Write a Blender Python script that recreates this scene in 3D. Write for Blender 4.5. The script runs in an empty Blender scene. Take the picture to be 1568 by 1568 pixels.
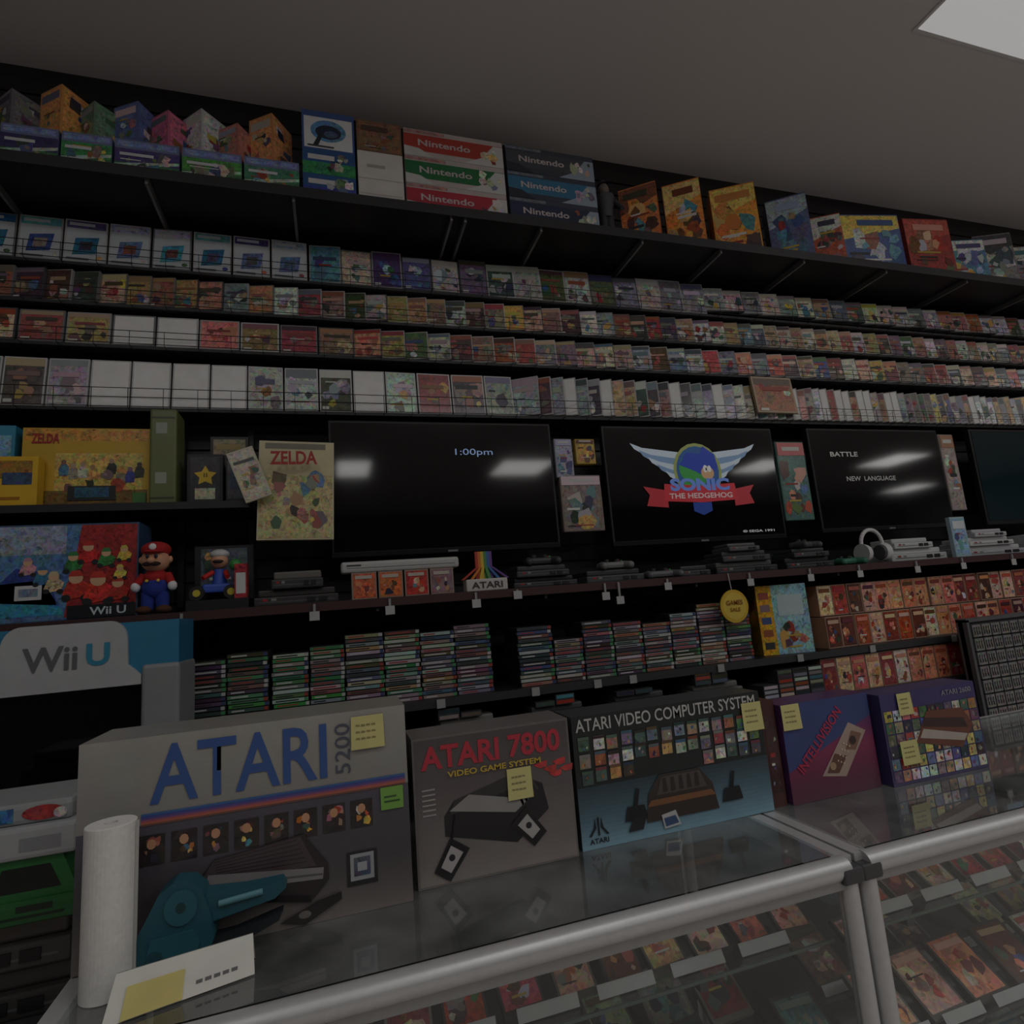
import bpy, math, random
from mathutils import Matrix, Vector
R=random.Random(7)
C=bpy.context.collection
def S(r,g,b):
    f=lambda c:(c/255/12.92) if c<=10 else ((c/255+.055)/1.055)**2.4
    return (f(r),f(g),f(b),1)
# ------------------------------------------------------------------ materials
MATS=[]
def nm(name):
    m=bpy.data.materials.new(name);m.use_nodes=True
    nt=m.node_tree;b=nt.nodes["Principled BSDF"];return m,nt,b
def attr_mat(name,rough,amount=0.0,scale=40,metal=0.0,coat=0.0,vor=False,emit=0.0,sat=.5):
    m,nt,b=nm(name)
    a=nt.nodes.new("ShaderNodeAttribute");a.attribute_name="Col"
    b.inputs["Roughness"].default_value=rough;b.inputs["Metallic"].default_value=metal
    b.inputs["Coat Weight"].default_value=coat;b.inputs["Coat Roughness"].default_value=.12
    out=a.outputs["Color"]
    if amount>0:
        tc=nt.nodes.new("ShaderNodeTexCoord")
        n=nt.nodes.new("ShaderNodeTexNoise");n.inputs["Scale"].default_value=scale;n.inputs["Detail"].default_value=7 if vor else 5
        nt.links.new(tc.outputs["Object"],n.inputs["Vector"])
        hs=nt.nodes.new("ShaderNodeHueSaturation");hs.inputs["Saturation"].default_value=sat
        nt.links.new(n.outputs["Color"],hs.inputs["Color"])
        src=hs.outputs[0]
        if vor:   # contrasty blotches at two scales, like figures, scenery and small print on covers
            for sc,fac in((1.0,.4),(2.7,.42)):
                v0=nt.nodes.new("ShaderNodeTexVoronoi");v0.inputs["Scale"].default_value=scale*sc
                ad=nt.nodes.new("ShaderNodeMixRGB");ad.blend_type='ADD';ad.inputs[0].default_value=.035
                nt.links.new(tc.outputs["Object"],ad.inputs[1]);nt.links.new(n.outputs["Color"],ad.inputs[2]);nt.links.new(ad.outputs[0],v0.inputs["Vector"])
                h2=nt.nodes.new("ShaderNodeHueSaturation");h2.inputs["Saturation"].default_value=.42;nt.links.new(v0.outputs["Color"],h2.inputs["Color"])
                mx=nt.nodes.new("ShaderNodeMixRGB");mx.inputs[0].default_value=fac;nt.links.new(src,mx.inputs[1]);nt.links.new(h2.outputs[0],mx.inputs[2]);src=mx.outputs[0]
        v=nt.nodes.new("ShaderNodeVectorMath");v.operation='MULTIPLY_ADD'
        g=3.3 if vor else 2.0;o=-.75 if vor else .02
        v.inputs[1].default_value=(g,g,g);v.inputs[2].default_value=(o,o,o)
        nt.links.new(src,v.inputs[0])
        mu=nt.nodes.new("ShaderNodeMixRGB");mu.blend_type='MULTIPLY';mu.inputs[0].default_value=amount;mu.use_clamp=True
        nt.links.new(out,mu.inputs[1]);nt.links.new(v.outputs[0],mu.inputs[2]);out=mu.outputs[0]
    nt.links.new(out,b.inputs["Base Color"])
    if emit>0:
        nt.links.new(out,b.inputs["Emission Color"]);b.inputs["Emission Strength"].default_value=emit
    MATS.append(m);return len(MATS)-1
PLAIN=attr_mat("painted_plastic",.5,.12,25)
ART=attr_mat("printed_cover_art",.3,.85,48,coat=.25,vor=True,sat=1.0)
PRINT=attr_mat("printed_card",.42,.2,18,coat=.1,sat=.3)
GLOSS=attr_mat("gloss_black",.065)
METAL=attr_mat("brushed_aluminium",.38,.12,60,metal=.35,sat=0)
MATTE=attr_mat("matte_fabric",.9,.2,120,sat=.1)
EMIT=attr_mat("screen_pixels",.3,0,emit=.13)
LAMP=attr_mat("lamp_diffuser",.6,0,emit=.27)
def glass(name,tint,painted_sheen):
    m=bpy.data.materials.new(name);m.use_nodes=True;nt=m.node_tree;nt.nodes.clear()
    o=nt.nodes.new("ShaderNodeOutputMaterial");tr=nt.nodes.new("ShaderNodeBsdfTransparent");tr.inputs[0].default_value=tint
    gl=nt.nodes.new("ShaderNodeBsdfGlossy");gl.inputs["Roughness"].default_value=.035;gl.inputs[0].default_value=(.95,.95,.95,1)
    lw=nt.nodes.new("ShaderNodeLayerWeight");lw.inputs[0].default_value=.5
    p=nt.nodes.new("ShaderNodeMath");p.operation='POWER';p.inputs[1].default_value=3.6;nt.links.new(lw.outputs["Facing"],p.inputs[0])
    q=nt.nodes.new("ShaderNodeMath");q.operation='MULTIPLY_ADD';q.inputs[1].default_value=.9;q.inputs[2].default_value=.07;q.use_clamp=True;nt.links.new(p.outputs[0],q.inputs[0])
    df=nt.nodes.new("ShaderNodeBsdfDiffuse");df.inputs[0].default_value=(.6,.61,.61,1)  # patchy grey diffuse mixed in to imitate soft reflections on the glass
    tc=nt.nodes.new("ShaderNodeTexCoord");no=nt.nodes.new("ShaderNodeTexNoise");no.inputs["Scale"].default_value=7;no.inputs["Detail"].default_value=6
    nt.links.new(tc.outputs["Object"],no.inputs["Vector"])
    mr=nt.nodes.new("ShaderNodeMapRange");mr.inputs[1].default_value=.35;mr.inputs[2].default_value=.75;mr.inputs[3].default_value=painted_sheen*.3;mr.inputs[4].default_value=painted_sheen
    nt.links.new(no.outputs[0],mr.inputs[0])
    m1=nt.nodes.new("ShaderNodeMixShader");m2=nt.nodes.new("ShaderNodeMixShader")
    nt.links.new(mr.outputs[0],m1.inputs[0]);nt.links.new(tr.outputs[0],m1.inputs[1]);nt.links.new(df.outputs[0],m1.inputs[2])
    nt.links.new(q.outputs[0],m2.inputs[0]);nt.links.new(m1.outputs[0],m2.inputs[1]);nt.links.new(gl.outputs[0],m2.inputs[2])
    nt.links.new(m2.outputs[0],o.inputs[0]);MATS.append(m);return len(MATS)-1
GLASS=glass("counter_glass",(.9,.94,.93,1),.02)
GTOP=glass("counter_top_glass",(.7,.75,.74,1),.34)

# ------------------------------------------------------------------ mesh builder
class MB:
    def __init__(s):
        s.v=[];s.f=[];s.c=[];s.m=[];s.sm=[];s.M=None
    def add(s,pts,faces,col,mat,smooth=False):
        n=len(s.v)
        for p in pts:
            p=Vector(p)
            if s.M is not None:p=s.M@p
            s.v.append(p)
        for f in faces:
            s.f.append([i+n for i in f]);s.c.append(col);s.m.append(mat);s.sm.append(smooth)
    def box(s,x0,x1,y0,y1,z0,z1,col,mat=0,bev=0):
        if bev<=0:
            p=[(x0,y0,z0),(x1,y0,z0),(x1,y1,z0),(x0,y1,z0),(x0,y0,z1),(x1,y0,z1),(x1,y1,z1),(x0,y1,z1)]
            s.add(p,[(0,3,2,1),(4,5,6,7),(0,1,5,4),(1,2,6,5),(2,3,7,6),(3,0,4,7)],col,mat);return
        b=min(bev,(x1-x0)/2.01,(y1-y0)/2.01,(z1-z0)/2.01)
        def ring(i,z):
            q=[]
            for cx,cy,a0 in((x1-b,y1-b,0),(x0+b,y1-b,90),(x0+b,y0+b,180),(x1-b,y0+b,270)):
                for k in range(4):
                    a=math.radians(a0+k*30);q.append((cx+(b-i)*math.cos(a),cy+(b-i)*math.sin(a),z))
            return q
        rs=[ring(b*.7,z0),ring(b*.2,z0+b*.3),ring(0,z0+b),ring(0,z1-b),ring(b*.2,z1-b*.3),ring(b*.7,z1)]
        p=[q for r in rs for q in r];F=[]
        for k in range(5):
            for i in range(16):
                j=(i+1)%16;F.append((k*16+i,k*16+j,k*16+16+j,k*16+16+i))
        F.append(tuple(range(15,-1,-1)));F.append(tuple(80+i for i in range(16)))
        s.add(p,F,col,mat)
    def prism(s,prof,y0,y1,col,mat=0):
        n=len(prof);p=[(x,y0,z) for x,z in prof]+[(x,y1,z) for x,z in prof]
        F=[tuple(range(n)),tuple(range(2*n-1,n-1,-1))]
        for i in range(n):
            j=(i+1)%n;F.append((j,i,n+i,n+j))
        s.add(p,F,col,mat)
    def cyl(s,p0,p1,r0,r1=None,n=16,col=(1,1,1,1),mat=0):
        r1=r0 if r1 is None else r1
        p0=Vector(p0);p1=Vector(p1);d=(p1-p0).normalized();u=d.orthogonal().normalized();w=d.cross(u)
        A=[p0+(u*math.cos(2*math.pi*i/n)+w*math.sin(2*math.pi*i/n))*r0 for i in range(n)]
        B=[p1+(u*math.cos(2*math.pi*i/n)+w*math.sin(2*math.pi*i/n))*r1 for i in range(n)]
        s.add(A+B,[(i,(i+1)%n,n+(i+1)%n,n+i) for i in range(n)],col,mat,n>6)
        s.add(A,[tuple(range(n-1,-1,-1))],col,mat);s.add(B,[tuple(range(n))],col,mat)
    def sph(s,c,r,col,mat=0,n=14,k=9):
        if not isinstance(r,tuple):r=(r,r,r)
        p=[];F=[]
        for j in range(k+1):
            t=math.pi*j/k
            for i in range(n):
                a=2*math.pi*i/n;p.append((c[0]+r[0]*math.sin(t)*math.cos(a),c[1]+r[1]*math.sin(t)*math.sin(a),c[2]+r[2]*math.cos(t)))
        for j in range(k):
            for i in range(n):
                F.append((j*n+i,(j+1)*n+i,(j+1)*n+(i+1)%n,j*n+(i+1)%n))
        s.add(p,F,col,mat,True)
    def d(s,x0,x1,z0,z1,y,L,col,mat=2):
        yy=y-.0005*L;s.add([(x0,yy,z0),(x1,yy,z0),(x1,yy,z1),(x0,yy,z1)],[(0,1,2,3)],col,mat)
    def dp(s,pts,y,L,col,mat=2):
        yy=y-.0005*L;s.add([(x,yy,z) for x,z in pts],[tuple(range(len(pts)))],col,mat)
    def de(s,cx,cz,rx,rz,y,L,col,mat=2,n=20,rot=0):
        P=[]
        for i in range(n):
            a=2*math.pi*i/n;u=rx*math.cos(a);w=rz*math.sin(a)
            P.append((cx+u*math.cos(rot)-w*math.sin(rot),cz+u*math.sin(rot)+w*math.cos(rot)))
        s.dp(P,y,L,col,mat)
    def busy(s,x0,x1,z0,z1,y,L,n=8,kind=None,lines=2,big=1.0):
        """printed illustration: overlapping irregular colour shapes and lines of small print inside a rectangle"""
        w=x1-x0;h=z1-z0;m=min(w,h);L0=L
        for k in range(n):
            cx=R.uniform(x0+.12*w,x1-.12*w);cz=R.uniform(z0+.12*h,z1-.12*h);r=R.uniform(.1,.26)*m*big*(1.15-.5*k/n)
            q=R.randint(5,8);P=[]
            for i in range(q):
                a=2*math.pi*(i+R.uniform(-.25,.25))/q;rr=r*R.uniform(.55,1.25)
                P.append((min(x1,max(x0,cx+rr*math.cos(a)*R.uniform(.8,1.2))),min(z1,max(z0,cz+rr*1.2*math.sin(a)))))
            s.dp(P,y,L,rc(kind if R.random()<.75 else None),ART if R.random()<.6 else PRINT);L+=.2
        for k in range(lines):
            zz=R.uniform(z0+.05*h,z1-.12*h);a=x0+w*R.uniform(.05,.3);c=a+w*R.uniform(.25,.6);t=h*R.uniform(.025,.06)
            s.d(a,min(c,x1),zz,zz+t,y,L,R.choice([S(215,215,210),S(40,40,44),S(190,160,60),S(150,50,45)]));L+=.2
    def build(s,name,parent=None):
        lo=Vector([min(p[i] for p in s.v) for i in range(3)]);hi=Vector([max(p[i] for p in s.v) for i in range(3)])
        c=(lo+hi)/2;c.z=lo.z
        me=bpy.data.meshes.new(name);me.from_pydata([tuple(p-c) for p in s.v],[],s.f)
        used=sorted(set(s.m));mp={u:i for i,u in enumerate(used)}
        for u in used:me.materials.append(MATS[u])
        at=me.color_attributes.new("Col",'FLOAT_COLOR','CORNER')
        buf=[]
        for i,f in enumerate(s.f):
            for _ in f:buf+=list(s.c[i])
        at.data.foreach_set("color",buf)
        me.polygons.foreach_set("material_index",[mp[x] for x in s.m])
        me.polygons.foreach_set("use_smooth",s.sm);me.update()
        ob=bpy.data.objects.new(name,me);ob.location=c;C.objects.link(ob)
        if parent:par(ob,parent)
        return ob
def par(ob,p):
    bpy.context.view_layer.update()
    ob.parent=p;ob.matrix_parent_inverse=p.matrix_world.inverted()
FM={}
def fmat(col,emit=0):
    k=(col,emit)
    if k not in FM:
        m,nt,b=nm("ink");b.inputs["Base Color"].default_value=col;b.inputs["Roughness"].default_value=.4
        if emit:b.inputs["Emission Color"].default_value=col;b.inputs["Emission Strength"].default_value=emit
        FM[k]=m
    return FM[k]
def text(body,x0,x1,z0,z1,y,col,parent,L=4,bold=.02,ang=0,shear=0,emit=0,M=None):
    """letters filling the rectangle x0..x1, z0..z1 of a face at depth y (ang = in-plane rotation)"""
    c=bpy.data.curves.new("lettering","FONT");c.body=body;c.size=1;c.offset=bold;c.shear=shear;c.resolution_u=3
    c.materials.append(fmat(col,emit));ob=bpy.data.objects.new("lettering",c);C.objects.link(ob)
    bpy.context.view_layer.update()
    bb=[Vector(b) for b in ob.bound_box];mnx=min(b.x for b in bb);mxx=max(b.x for b in bb);mny=min(b.y for b in bb);mxy=max(b.y for b in bb)
    W=x1-x0;H=z1-z0
    if abs(abs(ang)-math.pi/2)<.01:W,H=H,W
    T=Matrix.Translation(((x0+x1)/2,y-.0005*L,(z0+z1)/2))@Matrix.Rotation(math.pi/2,4,'X')@Matrix.Rotation(ang,4,'Z')@Matrix.Diagonal((W/(mxx-mnx),H/(mxy-mny),1,1))@Matrix.Translation((-(mnx+mxx)/2,-(mny+mxy)/2,0))
    if M is not None:T=M@T
    ob.matrix_world=T
    if parent:par(ob,parent)
    return ob
def rc(kind=None):
    pal=[(190,184,174),(130,120,110),(155,56,48),(66,84,130),(80,106,72),(184,146,82),(60,60,66),(138,128,122),(196,196,194),(146,92,64),(82,126,146),(100,74,92),(172,118,106),(72,98,72),(200,172,92),(44,44,50)]
    if kind=='red':pal=[(185,92,74),(205,130,104),(165,62,54),(205,160,132),(120,60,52),(215,185,158),(90,50,46)]
    if kind=='grey':pal=[(184,184,184),(156,158,160),(206,206,206),(128,138,146),(184,174,166),(108,112,118),(70,72,78)]
    if kind=='warm':pal=[(166,130,104),(148,104,86),(184,158,130),(124,98,88),(150,72,64),(170,144,94),(116,112,108),(70,60,56)]
    if kind=='blue':pal=[(82,110,148),(56,82,128),(164,178,194),(92,146,164),(78,78,116)]
    if kind=='orange':pal=[(205,125,62),(220,150,70),(170,90,50),(225,190,100),(110,60,40),(190,110,80),(70,50,46)]
    if kind=='dark':pal=[(60,70,74),(44,50,54),(90,96,96),(70,110,120),(110,70,60),(130,130,126)]
    c=R.choice(pal);j=lambda v:max(0,min(255,v+R.uniform(-16,16)))
    return S(j(c[0]),j(c[1]),j(c[2]))
def TM(x,y,z,yaw=0,tilt=0,roll=0):
    return Matrix.Translation((x,y,z))@Matrix.Rotation(yaw,4,'Z')@Matrix.Rotation(tilt,4,'X')@Matrix.Rotation(roll,4,'Y')
def cover(b,x,z,w,h,y,yaw=0,tilt=-.1,kind=None,style='art',d=.014,frame=None):
    b.M=TM(x,y,z,yaw,tilt)
    fc=frame or R.choice([S(165,165,165),S(120,120,122),S(190,190,190),S(80,80,84)])
    b.box(-w/2,w/2,0,d,0,h,fc,PLAIN)
    e=w*.04
    if style=='white':
        b.d(-w/2+e,w/2-e,e,h-e,0,1,S(236,236,234),PRINT)
    elif style=='hand':
        b.d(-w/2+e,w/2-e,e,h-e,0,1,S(196,202,208),PRINT)
        b.d(-w/2+e,w/2-e,h*.8,h-e,0,2,rc('blue'),ART);b.d(-w*.4,w*.2,h*.86,h*.93,0,3,S(200,205,215),PRINT)
        c=R.choice([S(50,110,140),S(60,80,140),S(70,150,170),S(100,120,160),S(170,70,70)])
        b.dp([(-w*.3,h*.16),(w*.24,h*.22),(w*.32,h*.62),(-w*.24,h*.56)],0,2,c,ART);b.dp([(-w*.16,h*.27),(w*.14,h*.3),(w*.17,h*.5),(-w*.13,h*.48)],0,3,rc('dark'),ART)
        b.d(-w*.42,w*.1,h*.05,h*.1,0,3,S(110,116,126));b.de(w*.34,h*.13,w*.08,w*.06,0,2,rc(),ART,n=8)
    else:
        b.d(-w/2+e,w/2-e,e,h-e,0,1,rc(kind),ART)
        t=R.random()
        if t<.75:b.d(-w/2+e,w/2-e,h*R.uniform(.76,.86),h-e,0,2,rc(kind),PRINT)
        b.busy(-w/2+e,w/2-e,e,h*.8,0,2.2,n=R.randint(4,7),kind=kind,lines=1)
        if t>.25:b.d(-w*R.uniform(.25,.4),w*R.uniform(.25,.4),h*R.uniform(.58,.64),h*R.uniform(.67,.75),0,5,rc(kind),PRINT)
        if t<.5:b.d(-w*.42,-w*.22,h*.05,h*.12,0,5,S(215,215,210),PRINT)
    b.M=None
# ------------------------------------------------------------------ room
H=3.88
def room(name,x0,x1,y0,y1,z0,z1,col,rough=.8,sc=6,var=.12):
    b=MB();b.box(x0,x1,y0,y1,z0,z1,(1,1,1,1),0);ob=b.build(name)
    m,nt,p=nm(name+"_paint");p.inputs["Roughness"].default_value=rough
    tc=nt.nodes.new("ShaderNodeTexCoord");n=nt.nodes.new("ShaderNodeTexNoise");n.inputs["Scale"].default_value=sc;n.inputs["Detail"].default_value=5
    cr=nt.nodes.new("ShaderNodeValToRGB");a=1-var
    cr.color_ramp.elements[0].color=(col[0]*a,col[1]*a,col[2]*a,1);cr.color_ramp.elements[1].color=col
    nt.links.new(tc.outputs["Object"],n.inputs["Vector"]);nt.links.new(n.outputs[0],cr.inputs[0]);nt.links.new(cr.outputs[0],p.inputs["Base Color"])
    ob.data.materials.clear();ob.data.materials.append(m);return ob
XL,XR,YF,YB=-2.6,17.0,-9.0,2.55
room("floor",XL,XR,YF,YB,-.1,0,S(222,214,208),.5,3)
room("ceiling",XL,XR,YF,YB,H,H+.1,S(236,232,232),.9,1.5,.04)
wb=room("wall_back",XL,XR,YB,YB+.1,0,H,S(46,45,46),.7,4)
room("wall_left",XL-.1,XL,YF,YB,0,H,S(90,88,86))
room("wall_right",XR,XR+.1,YF,YB,0,H,S(130,128,126))
room("wall_front",XL,XR,YF-.1,YF,0,H,S(60,58,58))
b=MB()
z=.1
while z<H-.1:
    b.box(-2.5,9,2.538,2.549,z,z+.066,S(40,40,41),PLAIN);z+=.076
b.build("slatwall_panel",wb)
# ------------------------------------------------------------------ ceiling lights
def panel(x,y,w,l,L,lamp=True):
    e=bpy.data.objects.new("ceiling_light_panel",None);e.location=(x,y,H);C.objects.link(e)
    b=MB();f=.015
    for q in((x-w/2-f,x+w/2+f,y-l/2-f,y-l/2),(x-w/2-f,x+w/2+f,y+l/2,y+l/2+f),(x-w/2-f,x-w/2,y-l/2,y+l/2),(x+w/2,x+w/2+f,y-l/2,y+l/2)):
        b.box(q[0],q[1],q[2],q[3],H-.008,H,S(235,235,235),PLAIN)
    par(b.build("frame"),e)
    if not lamp:
        b=MB();b.box(x-w/2,x+w/2,y-l/2,y+l/2,H-.009,H-.004,S(250,250,250),LAMP);par(b.build("diffuser"),e)
        return
    li=bpy.data.lights.new("diffuser_lamp","AREA");li.shape='RECTANGLE';li.size=w;li.size_y=l;li.color=(1,.985,.965)
    li.energy=L*math.pi*w*l;ob=bpy.data.objects.new("diffuser_lamp",li);ob.location=(x,y,H-.006);C.objects.link(ob);par(ob,e)
panel(3.14,1.24,1.2,.6,.55,False)
for x,y in((.37,-4.8),(3.2,-4.8),(8.3,-4.8),(11.2,-4.4),(15.3,-7.4)):panel(x,y,.5 if x<1 else .9,1.0,5.4)
for x,p in((-1.3,3.0),(1.2,3.6),(3.7,4.0),(6.2,4.6)):  # unseen panels added to raise the light on wall and counter
    for y in(-.4,-1.75):panel(x,y,1.2,.6,p)
# ------------------------------------------------------------------ top shelf
BLK=S(24,24,26)
b=MB();b.box(-2.3,6.5,2.15,2.535,3.14,3.168,BLK,PLAIN);b.box(-2.3,6.5,2.145,2.15,3.125,3.168,S(34,34,36),PLAIN)
for x in(-1.55,-1.1,-.6,-.1,.52,.58,.92,1.42,1.85,2.35,2.9,3.5,4.1,4.7,5.5):
    b.box(x-.005,x+.005,2.16,2.535,3.112,3.14,S(130,130,130),METAL)
b.build("stock_shelf")
SZ=3.1685
def carton(name,x0,x1,z0,z1,y0=2.2,dep=.25,yaw=0,base=(180,180,180),deco=None,kind=None):
    b=MB();w=x1-x0;h=z1-z0
    b.M=TM((x0+x1)/2,y0,z0,yaw)
    if yaw:
        b.M=TM((x0+x1)/2,y0+dep/2,z0,yaw)@Matrix.Translation((0,-dep/2,0))
    c=S(*base);b.box(-w/2,w/2,0,dep,0,h,c,PRINT)
    if deco:deco(b,w,h)
    ob=b.build(name);return ob,b.M
def deco_fig(c1,c2):
    def f(b,w,h):
        b.d(-w/2,w/2,0,h*.35,0,1,c2,ART);b.d(-w/2,w/2,h*.35,h*.74,0,1,c1,ART)
        b.d(-w*.46,w*.46,h*.8,h*.95,0,1,S(120,140,180),ART)
        b.dp([(-w*.5,h*.18),(w*.5,h*.42),(w*.5,h*.5),(-w*.5,h*.3)],0,1.5,S(170,190,180),ART)
        b.busy(-w*.48,w*.48,h*.04,h*.7,0,2,n=9,kind=None,lines=2,big=1.0)
        b.d(-w*.42,w*.1,h*.54,h*.62,0,5,S(205,208,210),PRINT)
    return f
lx=[(-1.5,-1.29),(-1.28,-1.07),(-1.06,-.885),(-.88,-.72),(-.715,-.5),(-.495,-.285),(-.28,-.075)]
lc=[S(60,54,100),S(60,110,84),S(54,48,96),S(60,136,84),S(72,58,116),S(74,140,68),S(66,124,100)]
for (a,c),q in zip(lx,lc):
    carton("figure_carton",a,c-.004,SZ,3.315,base=(110,120,156),deco=deco_fig(q,S(60,104,70)))
def sides(b,w,h,dep,c1,kind):
    for sx in(-1,1):
        X=sx*(w/2+.0006)
        P=[(X,.008,h*.04),(X,.008,h*.96),(X,dep-.008,h*.96),(X,dep-.008,h*.04)];b.add(P,[(0,1,2,3)],c1,ART)
        for k in range(5):
            X=sx*(w/2+.0009+.0002*k);a=R.uniform(.02,dep-.06);z=R.uniform(.1,.75)*h
            b.add([(X,a,z),(X,a,z+h*R.uniform(.08,.2)),(X,a+R.uniform(.03,.05),z+h*.14),(X,a+.04,z-h*.02)],[(0,1,2,3)],rc(kind),ART if k%2 else PRINT)
def deco_top(c1):
    def f(b,w,h):
        b.d(-w*.47,w*.47,h*.04,h*.96,0,1,c1,ART);b.d(-w*.42,w*.42,h*.74,h*.9,0,2,rc('grey'),PRINT)
        b.busy(-w*.45,w*.45,h*.06,h*.72,0,2,n=6,lines=1);sides(b,w,h,.13,c1,None)
    return f
for i,(x,c,hh,ya) in enumerate([(-1.18,(84,88,100),.17,-30),(-1.04,(110,110,116),.15,-42),(-.9,(215,150,86),.2,-36),(-.785,(100,134,110),.15,-44),(-.665,(90,108,160),.18,-30),(-.55,(196,104,134),.16,-40),(-.43,(190,194,196),.19,-44),(-.315,(180,116,108),.15,-35),(-.19,(216,148,96),.22,-34)]):
    carton("collectible_carton",x-.055,x+.055,3.3155,3.3155+hh,y0=2.23,dep=.12,yaw=math.radians(ya),base=c,deco=deco_top(S(*c)))
def deco_b1(b,w,h):
    b.d(-w*.46,w*.46,h*.04,h*.96,0,1,S(225,228,230),PRINT);b.de(0,h*.5,w*.34,h*.28,0,2,S(90,140,180),ART);b.de(0,h*.47,w*.25,h*.18,0,3,S(30,40,60),ART);b.de(w*.05,h*.42,w*.13,h*.09,0,4,S(70,90,120),ART)
    b.d(-w*.46,w*.46,h*.84,h*.96,0,2,S(60,90,150),PRINT);b.dp([(-w*.3,h*.1),(-w*.2,h*.1),(-w*.1,h*.4),(-w*.18,h*.4)],0,4,S(30,34,44));b.d(-w*.4,w*.1,h*.07,h*.11,0,5,S(60,60,70))
def deco_b1b(c):
    def f(b,w,h):
        b.d(-w*.5,w*.5,h*.5,h,0,1,S(40,86,140),PRINT);b.d(-w*.5,w*.5,0,h*.5,0,1,c,ART);b.d(-w*.4,w*.1,h*.6,h*.8,0,2,S(205,205,205),PRINT);b.busy(-w*.1,w*.48,h*.05,h*.9,0,3,n=6,kind='grey',lines=1)
    return f
carton("handheld_console_carton",-.065,.14,SZ+.222,3.57,deco=deco_b1,base=(60,90,150))
carton("game_carton",-.065,.14,SZ+.111,SZ+.221,deco=deco_b1b(S(50,130,84)),base=(40,86,140))
carton("game_carton",-.065,.14,SZ,SZ+.110,deco=deco_b1b(S(58,66,150)),base=(40,70,140))
carton("console_carton",.15,.335,SZ+.25,3.565,base=(120,92,72),deco=lambda b,w,h:(b.d(-w*.46,w*.46,h*.05,h*.95,0,1,S(130,96,72),ART),b.busy(-w*.44,w*.44,h*.08,h*.6,0,2,n=6,kind='warm'),b.d(-w*.4,w*.2,h*.66,h*.82,0,5,S(84,62,52),PRINT)))
carton("white_carton",.15,.335,SZ,SZ+.249,base=(215,212,205),deco=lambda b,w,h:(b.d(-w*.48,w*.48,h*.48,h*.5,0,1,S(180,176,170),PRINT),b.d(-w*.46,w*.46,h*.2,h*.22,0,1,S(190,186,180),PRINT),b.d(-w*.3,w*.1,h*.7,h*.76,0,1,S(170,166,160),PRINT)))
def stripe(c,txt,x0,x1,z0,z1,dk=False):
    def f(b,w,h):
        b.d(-w/2,w/2,h*.2,h*.82,0,1,c,PRINT)
        WHT=S(205,205,203) if not dk else S(150,165,180)
        b.dp([(w*.08,0),(w*.5,0),(w*.5,h*.8),(w*.4,h*.8),(w*.28,h*.3)],0,2,WHT,PRINT)
        b.busy(w*.22,w*.48,h*.06,h*.8,0,3,n=6,kind='grey',lines=0,big=1.1)
        b.dp([(-w*.5,0),(-w*.2,0),(-w*.36,h*.3),(-w*.5,h*.35)],0,3,S(200,200,196) if not dk else S(40,46,60),PRINT)
        b.d(-w*.5,-w*.1,h*.86,h*.97,0,2,S(160,120,115) if not dk else S(100,110,120),ART)
    ob,M=carton("console_carton",x0,x1,z0,z1,deco=f,base=(190,180,176) if not dk else (60,66,80))
    text(txt,x0+.06,x1-.15,z0+(z1-z0)*.4,z0+(z1-z0)*.64,2.2,S(200,190,190),ob)
hs=(3.56-SZ)/3
for i,c in enumerate([S(175,44,62),S(34,110,60),S(176,60,50)]):stripe(c,"Nintendo",.345,.785,SZ+hs*i+.0005*i,SZ+hs*(i+1))
for i,c in enumerate([S(34,46,76),S(52,116,150),S(70,76,84)]):stripe(c,"Nintendo",.80,1.23,SZ+hs*i+.0005*i,SZ+hs*(i+1),True)
b=MB();x=1.315;y=2.28
b.cyl((x,y,SZ),(x,y,SZ+.03),.055,.05,20,S(40,38,36));b.cyl((x-.02,y,SZ+.03),(x-.015,y,SZ+.15),.02,.024,12,S(50,50,55));b.cyl((x+.02,y,SZ+.03),(x+.015,y,SZ+.15),.02,.024,12,S(50,50,55))
b.cyl((x,y,SZ+.14),(x,y,SZ+.25),.03,.05,16,S(70,70,78));b.sph((x,y,SZ+.295),(.028,.03,.034),S(120,110,100))
b.cyl((x-.05,y,SZ+.24),(x-.075,y-.02,SZ+.13),.016,.012,10,S(60,60,66));b.cyl((x+.05,y,SZ+.24),(x+.07,y-.04,SZ+.18),.016,.012,10,S(60,60,66));b.cyl((x,y,SZ+.32),(x,y,SZ+.345),.03,.01,12,S(30,30,34))
b.build("character_statuette")
def deco_or(c1,c2,kind):
    def f(b,w,h):
        b.d(-w*.49,w*.49,h*.01,h*.99,0,1,c1,ART)
        b.dp([(-w*.49,h*.55),(w*.49,h*.75),(w*.49,h*.98),(-w*.49,h*.98)],0,1.5,c2,ART)
        b.busy(-w*.47,w*.47,h*.04,h*.8,0,2,n=12,kind=kind,lines=3,big=1.05)
        b.d(-w*R.uniform(.2,.42),w*R.uniform(.2,.42),h*.8,h*.9,0,6,rc(kind),PRINT);sides(b,w,h,.16,c1,kind)
    return f
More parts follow.
